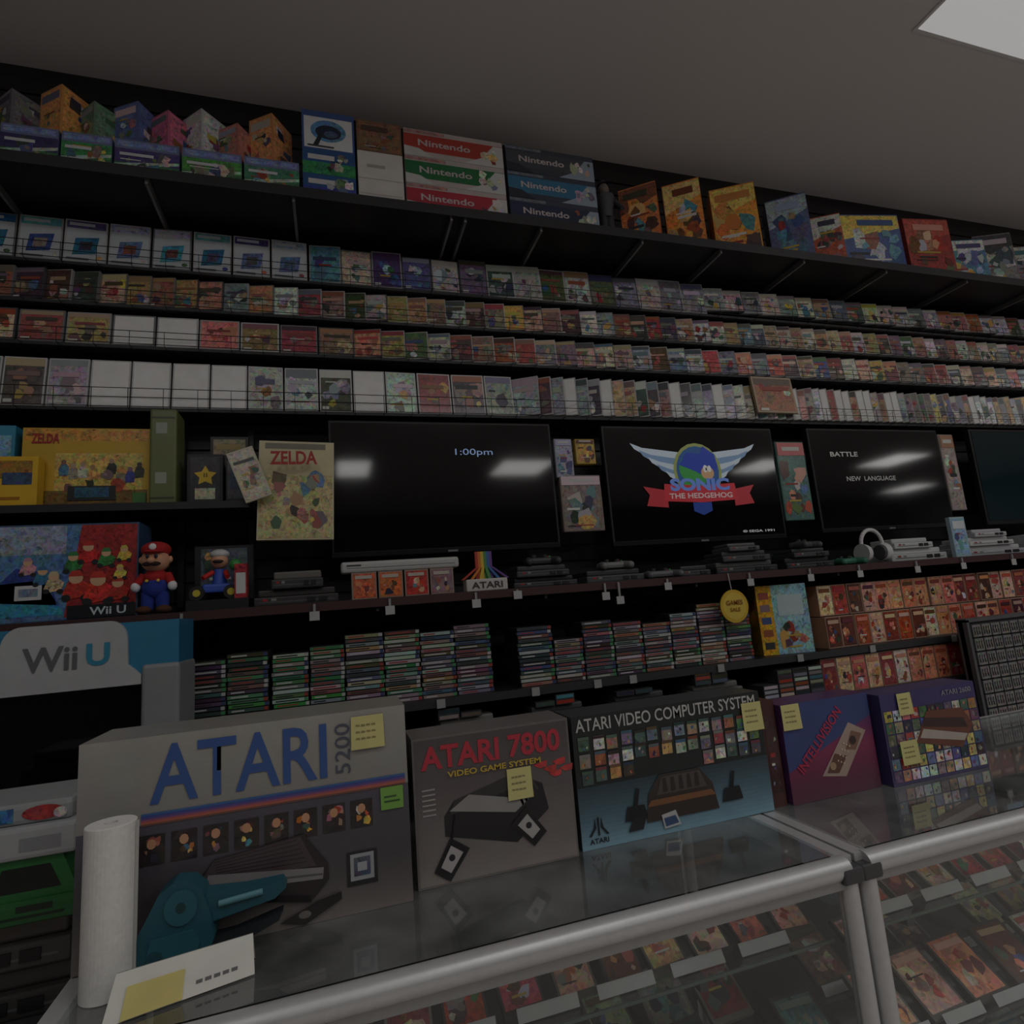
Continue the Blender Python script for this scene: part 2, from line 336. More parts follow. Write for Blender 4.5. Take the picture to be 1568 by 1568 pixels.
for x,w,hh,c,c2,yaw,kd in[(1.52,.18,.31,(205,122,66),(120,70,50),-36,'orange'),(1.77,.18,.37,(214,134,60),(220,190,120),-34,'orange'),(2.07,.22,.39,(220,150,62),(225,195,100),-30,'orange'),(2.42,.2,.38,(84,98,136),(150,170,180),-36,'blue'),(2.66,.15,.3,(170,80,54),(190,190,180),-30,None),
  (2.94,.36,.34,(50,76,136),(215,186,80),-10,'blue'),(3.37,.3,.37,(150,58,54),(180,84,70),-8,'red'),(3.66,.25,.27,(80,130,160),(200,205,205),-14,'blue'),(3.93,.22,.34,(120,118,114),(60,60,64),-22,'grey'),(4.18,.24,.29,(100,70,64),(180,180,176),-16,'dark'),(4.46,.26,.36,(160,74,66),(200,200,196),-12,'warm'),(4.8,.3,.28,(90,106,140),(180,180,180),0,None),(5.2,.3,.34,(130,90,60),(180,180,180),0,None)]:
    carton("action_figure_carton",x-w/2,x+w/2,SZ,SZ+hh,y0=2.22,dep=.16,yaw=math.radians(yaw),base=c,deco=deco_or(S(*c),S(*c2),kd))
# ------------------------------------------------------------------ game case rows
y=2.385
b=MB();x=-1.37
while x<-.12:cover(b,x+.07,2.915,.138,.185,y,yaw=R.uniform(-.05,.05),style='hand',tilt=-.08);x+=.146
while x<1.86:
    cover(b,x+.065,2.915,.128,R.uniform(.17,.185),y,yaw=R.uniform(-.12,.02),kind=R.choice(['grey','grey','blue','grey']) if x<.75 or x>1.4 else R.choice(['grey','warm',None,'blue']));x+=.13
while x<4.9:cover(b,x+.055,2.945,.125,.13,y,yaw=-.12,kind=R.choice([None,'grey','warm']),style='art');x+=.118
b.build("handheld_game_cases")
b=MB();x=-1.35
while x<4.9:
    p=R.choice([.082,.09,.098]);cover(b,x+.05,2.755,p+.012,.132,y,yaw=-.16+R.uniform(-.05,.05),kind=R.choice([None,'warm','grey','warm','warm']));x+=p
b.build("boxed_game_cases")
b=MB();x=-1.36
while x<4.9:
    if x<.1:
        p=.148;st='white' if -.85<x<-.6 else 'art';cover(b,x+.074,2.59,.143,.13,y,yaw=-.04,kind=R.choice(['red','grey','warm']),style=st)
    else:
        p=.1;cover(b,x+.05,2.59,.118,.132,y,yaw=-.2+R.uniform(-.05,.05),kind=R.choice(['warm','warm',None,'grey','red']))
    x+=p
b.build("disc_game_cases")
b=MB();x=-1.37
while x<.8:
    p=.134 if not .25<x<.6 else .15
    st='white' if (-.86<x<-.42) or (.02<x<.12) else 'art'
    cover(b,x+p/2,2.345,p-.006,.19,y,yaw=R.uniform(-.05,.03),kind=R.choice(['grey','grey','warm']),style=st,frame=S(200,200,200));x+=p
while x<2.05:
    cover(b,x+.05,2.345,.128,.188,y,yaw=-.5,kind=R.choice(['grey','grey','warm']),style=R.choice(['white','art','art','art']),frame=S(180,180,180));x+=.062
cover(b,2.2,2.37,.25,.2,2.33,kind='warm',style='art',frame=S(180,160,135))
while x<4.9:
    cover(b,x+.05,2.345,.128,R.uniform(.17,.188),y,yaw=-.55,kind=R.choice(['grey','warm','grey',None]),style=R.choice(['white','art','art','art','art','art']),frame=S(165,162,158));x+=.05
b.build("dvd_style_game_cases")
b=MB();WR=S(28,28,30)
for z0,h in((2.905,.06),(2.745,.05),(2.58,.05),(2.335,.07)):
    b.box(-1.5,5,2.372,2.53,z0-.008,z0+.004,WR,PLAIN)
    for zz in(z0,z0+h*.5,z0+h):b.cyl((-1.5,2.345,zz),(5,2.345,zz),.0016,n=5,col=WR)
    x=-1.5
    while x<5:
        b.cyl((x,2.345,z0-.004),(x,2.345,z0+h),.0014,n=4,col=WR)
        b.cyl((x,2.345,z0-.004),(x,2.375,z0-.004),.0014,n=4,col=WR);x+=.115
for x in(-1.3,-.1,1.1,2.3,3.5,4.7):b.box(x-.012,x+.012,2.5,2.535,2.3,3.1,WR,PLAIN)
b.build("wire_game_rack")
# ------------------------------------------------------------------ televisions
def tv(x0,x1,z0,z1):
    b=MB();yf=2.30
    b.box(x0,x1,yf,yf+.035,z0,z1,S(16,16,18),PLAIN,bev=.006)
    b.box(x0+.15,x1-.15,yf+.035,yf+.12,z0+.06,z1-.12,S(20,20,22),PLAIN,bev=.02)
    b.box((x0+x1)/2-.15,(x0+x1)/2+.15,yf+.11,2.535,(z0+z1)/2-.1,(z0+z1)/2+.1,S(30,30,30),PLAIN)
    b.d(x0+.01,x1-.01,z0+.022,z1-.01,yf,1,S(14,14,16),GLOSS)
    b.d(x0+.002,x1-.002,z0+.002,z0+.02,yf,1,S(40,40,44),GLOSS)
    b.box((x0+x1)/2-.02,(x0+x1)/2+.02,yf-.004,yf,z0+.004,z0+.012,S(120,120,125),METAL)
    return b,yf
b,yf=tv(0.0,.93,1.735,2.28);t1=b.build("flat_screen_tv")
text("1:00pm",.50,.66,2.13,2.165,yf,S(150,180,230),t1,emit=.2,bold=0)
b,yf=tv(1.175,2.105,1.725,2.275)
cx,cz=1.65,2.04
WH=S(190,205,218)
for sgn in(-1,1):
    for k in range(6):
        z=cz+.12-.033*k;l=.34-.042*k
        b.dp([(cx+sgn*.08,z-.05),(cx+sgn*.08,z-.01),(cx+sgn*(l-.06),z+.012),(cx+sgn*l,z+.034),(cx+sgn*(l-.02),z+.006),(cx+sgn*(l-.06),z-.016)][::-sgn],yf,2+k,WH if k%2==0 else S(120,150,185),EMIT)
b.de(cx,cz+.02,.13,.135,yf,8,S(150,160,90),EMIT);b.de(cx,cz+.02,.115,.12,yf,9,S(40,90,150),EMIT)
b.de(cx-.05,cz+.03,.05,.06,yf,10,S(60,150,70),EMIT);b.de(cx-.02,cz-.02,.07,.05,yf,10.2,S(60,150,70),EMIT,rot=.5)
b.dp([(cx-.1,cz+.05),(cx-.02,cz+.02),(cx+.06,cz-.02),(cx+.11,cz+.04),(cx+.1,cz+.1),(cx+.04,cz+.14),(cx+.02,cz+.1),(cx-.05,cz+.11)],yf,11,S(40,66,170),EMIT)
b.de(cx+.05,cz+.01,.035,.032,yf,12,S(200,160,120),EMIT);b.de(cx+.04,cz+.03,.012,.018,yf,12.5,S(220,220,220),EMIT);b.de(cx+.062,cz+.03,.01,.016,yf,12.5,S(220,220,220),EMIT);b.de(cx+.045,cz+.028,.004,.008,yf,12.8,S(20,20,20),EMIT)
b.dp([(cx-.2,cz-.12),(cx,cz-.13),(cx+.2,cz-.12),(cx+.19,cz-.04),(cx,cz-.05),(cx-.19,cz-.04)],yf,13,S(190,50,60),EMIT)
b.dp([(cx-.3,cz-.05),(cx-.27,cz-.09),(cx-.29,cz-.14),(cx-.18,cz-.15),(cx-.18,cz-.07)],yf,12,S(175,50,60),EMIT)
b.dp([(cx+.18,cz-.15),(cx+.29,cz-.14),(cx+.27,cz-.09),(cx+.3,cz-.05),(cx+.18,cz-.07)],yf,12,S(175,50,60),EMIT)
b.dp([(cx-.05,cz-.17),(cx,cz-.19),(cx+.05,cz-.17),(cx+.05,cz-.13),(cx-.05,cz-.13)],yf,13,S(36,66,150),EMIT)
t2=b.build("flat_screen_tv")
text("SONIC",cx-.16,cx+.16,cz-.075,cz-.015,yf,S(100,130,205),t2,L=15,emit=.18,bold=.05)
text("THE HEDGEHOG",cx-.17,cx+.17,cz-.11,cz-.085,yf,S(215,205,205),t2,L=15,emit=.1)
text("© SEGA 1991",cx+.2,cx+.38,1.76,1.772,yf,S(230,230,230),t2,L=15,emit=.12)
b,yf=tv(2.325,3.22,1.74,2.28);t3=b.build("flat_screen_tv")
text("BATTLE",2.45,2.63,2.13,2.155,yf,S(190,190,185),t3,emit=.08);text("NEW  LANGUAGE",2.53,2.86,2.0,2.025,yf,S(170,170,165),t3,emit=.08)
b,yf=tv(3.47,4.4,1.74,2.29)
b.d(3.485,4.385,1.765,2.275,yf,2,S(16,40,46),GLOSS);b.build("flat_screen_tv")
def pack(name,x0,x1,z0,z1,base,kind=None,y0=2.31):
    b=MB();b.box(x0,x1,y0,y0+.03,z0,z1,S(*base),PRINT,bev=.004)
    w=x1-x0;h=z1-z0;e=.006;cx=(x0+x1)/2
    b.d(x0+e,x1-e,z0+e,z1-e,y0,1,S(*base),ART);b.busy(x0+e,x1-e,z0+e,z1-h*.2,y0,2,n=12,kind=kind,lines=3)
    b.d(x0+e,x1-e,z1-h*.18,z1-e,y0,6,rc(kind),PRINT);b.d(x0+w*.2,x1-w*.2,z1-h*.12,z1-h*.07,y0,7,S(200,200,195))
    b.cyl((cx,y0+.028,z1-.015),(cx,2.535,z1-.015),.003,n=6,col=S(120,120,120),mat=METAL)
    return b.build(name)
pack("hanging_game_package",.945,1.03,2.04,2.215,(150,150,165),'blue')
pack("hanging_game_package",1.045,1.14,2.1,2.215,(180,150,60),'orange')
pack("hanging_game_package",.955,1.15,1.80,2.05,(125,112,106),'grey')
pack("hanging_game_package",2.125,2.3,1.81,2.21,(74,110,104),'red')
pack("hanging_game_package",3.24,3.35,1.83,2.26,(150,140,135),'warm')
# ------------------------------------------------------------------ equipment shelf
Z1=1.57
b=MB();b.box(-1.6,5.2,2.12,2.535,Z1-.018,Z1,S(30,26,26),PLAIN)
b.box(-1.6,5.2,2.114,2.12,Z1-.03,Z1,S(64,36,36),PLAIN)
for x in(-1.1,-.45,.15,.78,1.45,2.2,3.0,3.8,4.6):
    b.box(x-.005,x+.005,2.13,2.535,Z1-.045,Z1-.018,S(60,60,60),PLAIN)
b.build("equipment_shelf")
b=MB()
for x,z in((-.06,0),(.19,0),(.5,0),(.66,.02),(1.02,-.01),(1.08,-.03),(1.3,.01),(1.7,0),(2.02,0),(2.3,0),(2.65,0),(2.95,0),(3.3,0),(-.46,0)):
    b.box(x-.004,x+.004,2.106,2.113,Z1-.035+z,Z1-.005,S(150,150,150),PLAIN);b.box(x-.016,x+.016,2.104,2.107,Z1-.06+z,Z1-.03+z,S(180,180,180),PRINT)
b.build("price_tags")
b=MB();b.box(-1.6,-.27,2.2,2.535,1.928,1.945,BLK,PLAIN);b.box(-1.6,-.27,2.195,2.2,1.92,1.945,S(36,36,38),PLAIN)
for x in(-1.3,-.55,-.3):b.box(x-.01,x+.01,2.5,2.535,1.6,2.3,S(40,40,42),PLAIN)
b.build("display_shelf")
ZD=1.946
b=MB();y0=2.27;b.box(-.975,-.6,y0,y0+.12,ZD,2.225,S(200,162,50),PRINT)
b.d(-.97,-.605,ZD+.005,ZD+.06,y0,1,S(120,95,50),ART);b.d(-.88,-.62,ZD+.06,ZD+.19,y0,1,S(196,170,90),ART);b.d(-.97,-.605,2.18,2.222,y0,.5,S(190,140,60),ART)
for k in range(9):
    u=-.855+.028*k;v=ZD+.115+R.uniform(-.025,.03);c=rc();b.dp([(u-.012,v-.03),(u+.013,v-.028),(u+.016,v),(u+.006,v+.014),(u-.008,v+.012),(u-.015,v-.008)],y0,3+k*.1,c,ART);b.de(u,v+.018,.008,.009,y0,4,rc('warm'),PRINT,n=8)
b.busy(-.87,-.62,ZD+.03,ZD+.19,y0,4.5,n=8,kind='warm',lines=0,big=.6)
b.d(-.84,-.7,ZD+.025,ZD+.075,y0,7,S(40,40,44),PRINT);b.d(-.82,-.72,ZD+.035,ZD+.07,y0,8,S(50,90,110),ART);b.d(-.65,-.61,ZD+.01,ZD+.05,y0,7,S(70,120,60),PRINT)
ob=b.build("handheld_console_box");text("ZELDA",-.95,-.87,2.17,2.205,y0,S(160,40,40),ob,bold=.03)
b=MB();b.box(-1.16,-.905,2.215,2.26,ZD,2.11,S(220,176,40),PRINT);b.d(-1.03,-.92,ZD+.09,ZD+.15,2.215,1,S(150,110,50),ART);b.d(-1.0,-.92,ZD+.07,ZD+.11,2.215,2,S(60,80,110),ART)
b.d(-1.1,-.95,ZD+.02,ZD+.03,2.215,2,S(160,110,20),PRINT);b.build("small_game_box")
b=MB();b.box(-1.16,-1.0,2.28,2.34,ZD,2.235,S(60,140,176),PRINT);b.d(-1.14,-1.01,2.1,2.2,2.28,1,S(120,170,196),ART);b.build("small_game_box")
b=MB();b.box(-.595,-.51,2.24,2.36,ZD,2.29,S(104,112,68),PRINT,bev=.008);b.d(-.575,-.54,2.2,2.24,2.24,1,S(150,155,140),PRINT);b.d(-.575,-.54,2.02,2.06,2.24,1,S(150,155,140),PRINT)
b.d(-.59,-.515,2.255,2.262,2.24,1,S(60,66,40));b.d(-.59,-.515,1.965,1.972,2.24,1,S(60,66,40));b.build("olive_accessory_case")
b=MB();b.box(-.48,-.365,2.26,2.30,ZD,2.13,S(30,30,32),PRINT);b.d(-.47,-.375,ZD+.01,2.12,2.26,1,S(52,52,56),ART)
P=[]
for i in range(10):
    a=math.pi/2+i*math.pi/5;r=.038 if i%2==0 else .02;P.append((-.422+r*math.cos(a),2.05+r*math.sin(a)))
b.dp(P,2.26,2,S(215,180,50),PRINT);b.d(-.427,-.424,2.045,2.06,2.26,3,S(40,30,20));b.d(-.419,-.416,2.045,2.06,2.26,3,S(40,30,20));b.d(-.455,-.39,1.965,2.005,2.26,2,S(180,176,150),ART);b.build("star_accessory_pack")
b=MB();b.box(-.355,-.275,2.26,2.30,ZD,2.12,S(30,30,32),PRINT);b.d(-.35,-.28,1.965,2.105,2.26,1,S(80,82,92),ART);b.d(-.34,-.29,2.0,2.08,2.26,2,S(55,75,95),ART);b.build("game_cartridge_pack")
b=MB();b.box(-.42,-.29,2.34,2.37,ZD,2.22,S(40,38,36),PRINT);b.d(-.41,-.3,2.15,2.21,2.34,1,S(130,118,90),ART);b.d(-.4,-.32,2.17,2.19,2.34,2,S(160,140,80));b.build("boxed_game")
b=MB();b.M=TM(-.12,2.205,1.80,0,-.06,0.03);b.box(-.13,.13,0,.02,0,.37,S(200,192,160),PRINT);b.d(-.125,.125,.005,.365,0,1,S(200,190,150),PRINT)
b.d(-.125,.125,.005,.24,0,2,S(176,164,114),ART);b.busy(-.1,.11,.02,.26,0,3,n=16,kind='warm',lines=0,big=.7);b.busy(-.1,.11,.02,.2,0,6.5,n=5,kind=None,lines=0,big=.5)
b.d(-.11,.1,.34,.362,0,2,S(120,116,100),PRINT);b.M=None
ob=b.build("strategy_guide_book");text("ZELDA",-.2,-.04,2.07,2.12,2.183,S(165,44,44),ob,L=8,bold=.03)
b=MB();b.M=TM(-.235,2.17,1.945,0,-.04,-.35);b.box(-.045,.045,0,.01,0,.19,S(190,185,165),PRINT);b.d(-.04,.04,.005,.185,0,1,S(180,174,154),ART);b.busy(-.038,.038,.01,.12,0,2,n=6,kind='warm');b.d(-.035,.035,.14,.15,0,5,S(80,80,80));b.M=None;b.build("instruction_booklet")
b=MB();y0=2.17;b.box(-1.16,-.60,y0,y0+.14,Z1,1.875,S(60,86,120),PRINT)
b.d(-1.155,-.605,Z1+.005,1.87,y0,1,S(84,120,160),ART);b.d(-1.155,-.8,1.78,1.87,y0,2,S(140,150,170),ART);b.dp([(-.8,Z1+.01),(-.605,Z1+.01),(-.605,1.87),(-.76,1.87)],y0,2,S(150,50,50),ART)
b.dp([(-1.155,Z1+.02),(-.8,Z1+.02),(-.86,1.7),(-1.155,1.68)],y0,3,S(60,140,170),ART)
b.dp([(-1.02,Z1+.07),(-.82,Z1+.05),(-.84,1.72),(-.93,1.74)],y0,3,S(50,66,130),ART)
L=4
for px,pz,c,r in((-.9,1.75,(190,140,150),.022),(-.86,1.72,(60,110,150),.024),(-.83,1.7,(200,180,140),.026),(-.78,1.76,(60,130,70),.026),(-.74,1.79,(190,50,45),.028),(-.69,1.77,(60,130,70),.024),(-.64,1.78,(200,180,80),.02),(-.77,1.69,(190,60,50),.036),(-.71,1.68,(200,60,50),.04),(-.655,1.67,(185,60,50),.03),(-.65,1.72,(215,195,90),.018)):
    b.dp([(px-r,pz-r*1.1),(px-r*.3,pz-r*1.5),(px+r*.8,pz-r*1.3),(px+r*1.1,pz-r*.4),(px+r*.5,pz+r*.1),(px-r*.6,pz)],y0,L,S(*c),ART);b.de(px,pz+r*.3,r*.55,r*.5,y0,L+.3,S(215,172,134),PRINT,n=12);b.dp([(px-r*.6,pz+r*.45),(px+r*.6,pz+r*.45),(px+r*.3,pz+r),(px-r*.35,pz+r*.95)],y0,L+.6,S(*c),PRINT)
    b.de(px-r*.7,pz-r*1.4,r*.35,r*.3,y0,L+.6,S(40,40,44),PRINT,n=10);b.de(px+r*.7,pz-r*1.45,r*.35,r*.3,y0,L+.6,S(40,40,44),PRINT,n=10);L+=.7
b.d(-.93,-.86,1.64,1.685,y0,4,S(205,205,205),PRINT);b.d(-.92,-.87,1.65,1.675,y0,5,S(120,130,150),ART);b.d(-.79,-.605,Z1+.005,Z1+.045,y0,12,S(25,28,34),PRINT)
ob=b.build("racing_game_console_box");text("Wii U",-.73,-.63,Z1+.012,Z1+.037,y0,S(200,215,220),ob,L=14)
# plush
b=MB();x,y,z=-.545,2.15,Z1
SK=S(215,160,126);RD=S(170,34,34);BL=S(38,56,140);BR=S(84,52,34)
for s in(-1,1):
    b.sph((x+s*.028,y-.012,z+.014),(.022,.032,.014),BR,MATTE);b.cyl((x+s*.022,y,z+.015),(x+s*.018,y,z+.07),.018,.022,12,BL,MATTE)
    b.cyl((x+s*.033,y,z+.125),(x+s*.05,y-.012,z+.095),.014,.012,10,RD,MATTE);b.sph((x+s*.052,y-.014,z+.088),(.014,.015,.016),S(225,225,225),MATTE)
    b.sph((x+s*.012,y-.048,z+.182),(.005,.003,.008),S(25,30,50));b.sph((x+s*.042,y,z+.175),(.007,.008,.011),SK,MATTE)
    b.sph((x+s*.012,y-.05,z+.157),(.015,.007,.007),S(45,30,25),MATTE);b.sph((x+s*.016,y-.036,z+.105),(.005,.003,.005),S(230,190,60))
b.sph((x,y,z+.085),(.04,.034,.038),BL,MATTE);b.sph((x,y,z+.118),(.036,.03,.028),RD,MATTE)
b.sph((x,y-.004,z+.172),(.042,.042,.038),SK,MATTE);b.sph((x,y-.052,z+.168),(.012,.013,.01),SK,MATTE)
b.sph((x,y+.003,z+.207),(.044,.044,.028),RD,MATTE);b.sph((x,y-.036,z+.197),(.03,.024,.006),RD,MATTE);b.sph((x,y-.04,z+.213),(.011,.005,.011),S(225,225,225),MATTE)
b.sph((x,y+.012,z+.168),(.041,.034,.034),BR,MATTE);b.build("plumber_plush_toy")
b=MB();x0,x1=-.46,-.27;y0=2.16
b.box(x0,x1,y0,y0+.14,Z1,Z1+.035,S(30,30,34),PRINT);b.box(x0,x1,y0+.13,y0+.14,Z1,1.8,S(34,34,38),PRINT);b.d(x0+.02,x1-.02,1.66,1.79,y0+.13,1,S(90,100,110),ART);b.busy(x0+.02,x1-.02,1.62,1.79,y0+.13,2,n=7)
kx=-.37;b.box(kx-.05,kx+.04,y0+.04,y0+.1,Z1+.06,Z1+.09,S(60,90,190),PLAIN,bev=.008)
for sx in(-.055,.05):
    for sy in(.035,.105):b.cyl((kx+sx-.008,y0+sy-.01,Z1+.06),(kx+sx-.008,y0+sy+.01,Z1+.06),.024,n=16,col=S(30,30,30));b.cyl((kx+sx-.008,y0+sy-.012,Z1+.06),(kx+sx-.008,y0+sy-.01,Z1+.06),.012,n=12,col=S(200,180,60))
b.cyl((kx,y0+.07,Z1+.09),(kx,y0+.07,Z1+.14),.024,.018,12,S(60,90,190));b.cyl((kx-.02,y0+.06,Z1+.13),(kx-.045,y0+.03,Z1+.11),.009,.008,8,S(200,45,40));b.cyl((kx+.02,y0+.06,Z1+.13),(kx+.03,y0+.03,Z1+.11),.009,.008,8,S(200,45,40))
b.sph((kx,y0+.065,Z1+.17),.028,SK);b.sph((kx,y0+.068,Z1+.192),(.032,.032,.018),S(205,205,205));b.sph((kx,y0+.036,Z1+.165),(.018,.008,.006),S(45,30,25));b.sph((kx+.055,y0+.03,Z1+.15),.02,S(60,140,70))
b.box(-.315,-.275,y0+.005,y0+.04,Z1+.035,Z1+.15,S(160,50,55),ART);b.d(-.31,-.28,Z1+.05,Z1+.12,y0+.005,1,S(205,205,205),PRINT)
b.build("toy_kart_set")
def console(name,x0,x1,z0,h,dep=.2,col=(38,38,40),y0=2.16,top=None,slot=True,btn=(150,50,50)):
    b=MB();w=x1-x0;c=S(*col)
    b.box(x0,x1,y0,y0+dep,z0,z0+h*.55,c,PLAIN,bev=.005)
    b.box(x0+w*.04,x1-w*.04,y0+.02,y0+dep-.005,z0+h*.55,z0+h,S(*(top or col)),PLAIN,bev=.006)
    if slot:b.box(x0+w*.3,x1-w*.3,y0+.06,y0+.11,z0+h-.001,z0+h,S(15,15,16),PLAIN)
    b.d(x0+w*.06,x1-w*.06,z0+h*.2,z0+h*.26,y0,1,S(90,90,92))
    b.d(x0+w*.1,x0+w*.16,z0+h*.3,z0+h*.45,y0,2,S(*btn));b.d(x0+w*.2,x0+w*.26,z0+h*.3,z0+h*.45,y0,2,S(130,130,130))
    for s in(.62,.76):b.box(x0+w*s,x0+w*(s+.1),y0-.003,y0,z0+h*.15,z0+h*.42,S(20,20,22),PLAIN)
    return b.build(name)
console("retro_game_console",-.255,.02,Z1,.055,col=(54,52,52));console("retro_game_console",-.2,-.03,Z1+.0555,.06,col=(54,54,56),top=(104,100,96),dep=.15)
console("video_game_console",.665,.93,Z1,.04,col=(50,50,53));console("video_game_console",.68,.9,Z1+.0405,.045,col=(58,60,62),dep=.17)
console("video_game_console",.97,1.23,Z1,.05,col=(64,70,70),top=(50,52,54));console("video_game_console",1.41,1.55,Z1,.045,col=(55,55,58))
console("video_game_console",1.58,1.9,Z1,.05,col=(46,46,48),top=(84,86,86));console("video_game_console",1.62,1.87,Z1+.0505,.045,col=(64,64,66),dep=.16);console("video_game_console",1.66,1.82,Z1+.096,.035,col=(90,90,92),dep=.13)
console("video_game_console",1.95,2.22,Z1,.05,col=(40,42,44));console("video_game_console",2.0,2.2,Z1+.0505,.04,col=(54,60,60),dep=.15)
console("white_game_console",2.57,2.93,Z1,.06,col=(176,180,180),top=(196,198,198));console("white_game_console",2.6,2.85,Z1+.0605,.05,col=(184,188,188),dep=.15)
console("white_game_console",3.07,3.5,Z1,.05,col=(170,172,175),top=(190,192,194));console("white_game_console",3.1,3.42,Z1+.0505,.045,col=(190,190,192),dep=.16);console("white_game_console",3.15,3.38,Z1+.096,.04,col=(182,182,186),dep=.14)
console("white_game_console",3.6,4.2,Z1,.1,col=(160,162,165),top=(180,180,182))
b=MB();b.box(2.95,3.05,2.13,2.15,Z1,Z1+.2,S(160,182,192),PRINT);b.d(2.955,3.045,Z1+.01,Z1+.19,2.13,1,S(130,166,190),ART);b.busy(2.96,3.04,Z1+.02,Z1+.13,2.13,2,n=7,kind='blue');b.d(2.96,3.04,Z1+.14,Z1+.18,2.13,5,S(205,210,215));b.build("small_boxed_game")
b=MB();hx,hy,hz=2.46,2.16,Z1
N=14;pv=None
for i in range(N+1):
    a=math.pi*i/N;p=(hx+.065*math.cos(a),hy,hz+.09+.07*math.sin(a))
    if pv:b.cyl(pv,p,.009,n=10,col=S(205,205,205))
    pv=p
for s in(-1,1):
    b.cyl((hx+s*.072,hy,hz+.05),(hx+s*.045,hy,hz+.05),.045,.04,18,S(200,200,200));b.cyl((hx+s*.045,hy,hz+.05),(hx+s*.035,hy,hz+.05),.036,.034,18,S(80,80,82));b.cyl((hx+s*.065,hy,hz+.06),(hx+s*.065,hy,hz+.1),.008,n=8,col=S(190,190,190))
b.build("white_headphones")
def pad(name,x,y,z,col,w=.14,yaw=0):
    b=MB();b.M=TM(x,y,z,yaw);c=S(*col)
    b.box(-w/2,w/2,-.035,.03,.005,.032,c,PLAIN,bev=.012)
    for s in(-1,1):
        b.cyl((s*w*.4,-.01,.018),(s*w*.5,-.055,.016),.018,.015,12,c);b.sph((s*w*.5,-.055,.0155),.0152,c);b.cyl((s*w*.2,-.005,.03),(s*w*.2,-.005,.044),.009,.011,12,S(60,60,62))
    b.sph((w*.33,.008,.034),.006,S(190,50,50));b.sph((w*.39,0,.034),.006,S(60,150,80));b.box(-w*.38,-w*.24,-.003,.003,.032,.036,S(40,40,42));b.M=None;return b.build(name)
pad("game_controller",1.32,2.2,Z1,(100,102,104));pad("game_controller",2.32,2.2,Z1,(60,120,96),.12);pad("game_controller",1.12,2.23,Z1+.051,(120,122,120),.12);pad("game_controller",.8,2.23,Z1+.086,(60,60,62),.12);pad("game_controller",2.1,2.22,Z1+.091,(70,76,74),.12,.3)
# loose cables
b=MB()
for sx,ln in((.6,.3),(1.26,.26),(1.93,.24),(.1,.2),(2.3,.3)):
    pv=None
    for i in range(22):
        t=i/21;p=(sx+ln*t,2.46+.02*math.sin(9*t+sx),Z1+.006+.09*abs(math.sin(5.5*t+sx*3))*(1-t)+.02*t)
        if pv:b.cyl(pv,p,.0035,n=6,col=S(20,20,22))
        pv=p
b.build("console_cables")
b=MB()
for i,c in enumerate([(190,96,66),(200,104,58),(176,58,52),(130,104,112)]):
    x0=.065+i*.093;b.box(x0,x0+.086,2.15,2.22,Z1,Z1+.095,S(150,130,118),PRINT);b.d(x0+.005,x0+.081,Z1+.005,Z1+.09,2.15,1,S(*c),ART);b.busy(x0+.012,x0+.074,Z1+.012,Z1+.066,2.15,2,n=6,kind='red',lines=0);b.d(x0+.012,x0+.07,Z1+.072,Z1+.084,2.15,5,S(190,178,166))
b.build("boxed_cartridges")
b=MB();b.box(.03,.455,2.15,2.23,Z1+.0955,Z1+.135,S(182,182,180),PLAIN,bev=.01);b.d(.05,.44,Z1+.11,Z1+.113,2.15,1,S(120,120,120));b.d(.05,.1,Z1+.118,Z1+.124,2.15,1,S(60,60,60));b.build("slim_game_console")
b=MB();x0=.475;b.box(x0,x0+.16,2.14,2.2,Z1,Z1+.045,S(195,190,186),PRINT,bev=.004)
cols=[(180,60,50),(205,120,44),(210,176,60),(80,140,80),(60,104,164),(104,68,140)]
for i,c in enumerate(cols):
    xa=x0+.045+i*.011;b.box(xa,xa+.011,2.165,2.175,Z1+.045,Z1+.15,S(*c),PRINT)
    s=(i-2.5)*.012;b.prism([(xa+s*2,Z1+.045),(xa+s*2+.012,Z1+.045),(xa+.011,Z1+.09),(xa,Z1+.09)],2.155,2.165,S(*c),PRINT)
ob=b.build("rainbow_logo_stand");text("ATARI",x0+.02,x0+.14,Z1+.01,Z1+.034,2.14,S(60,60,60),ob)
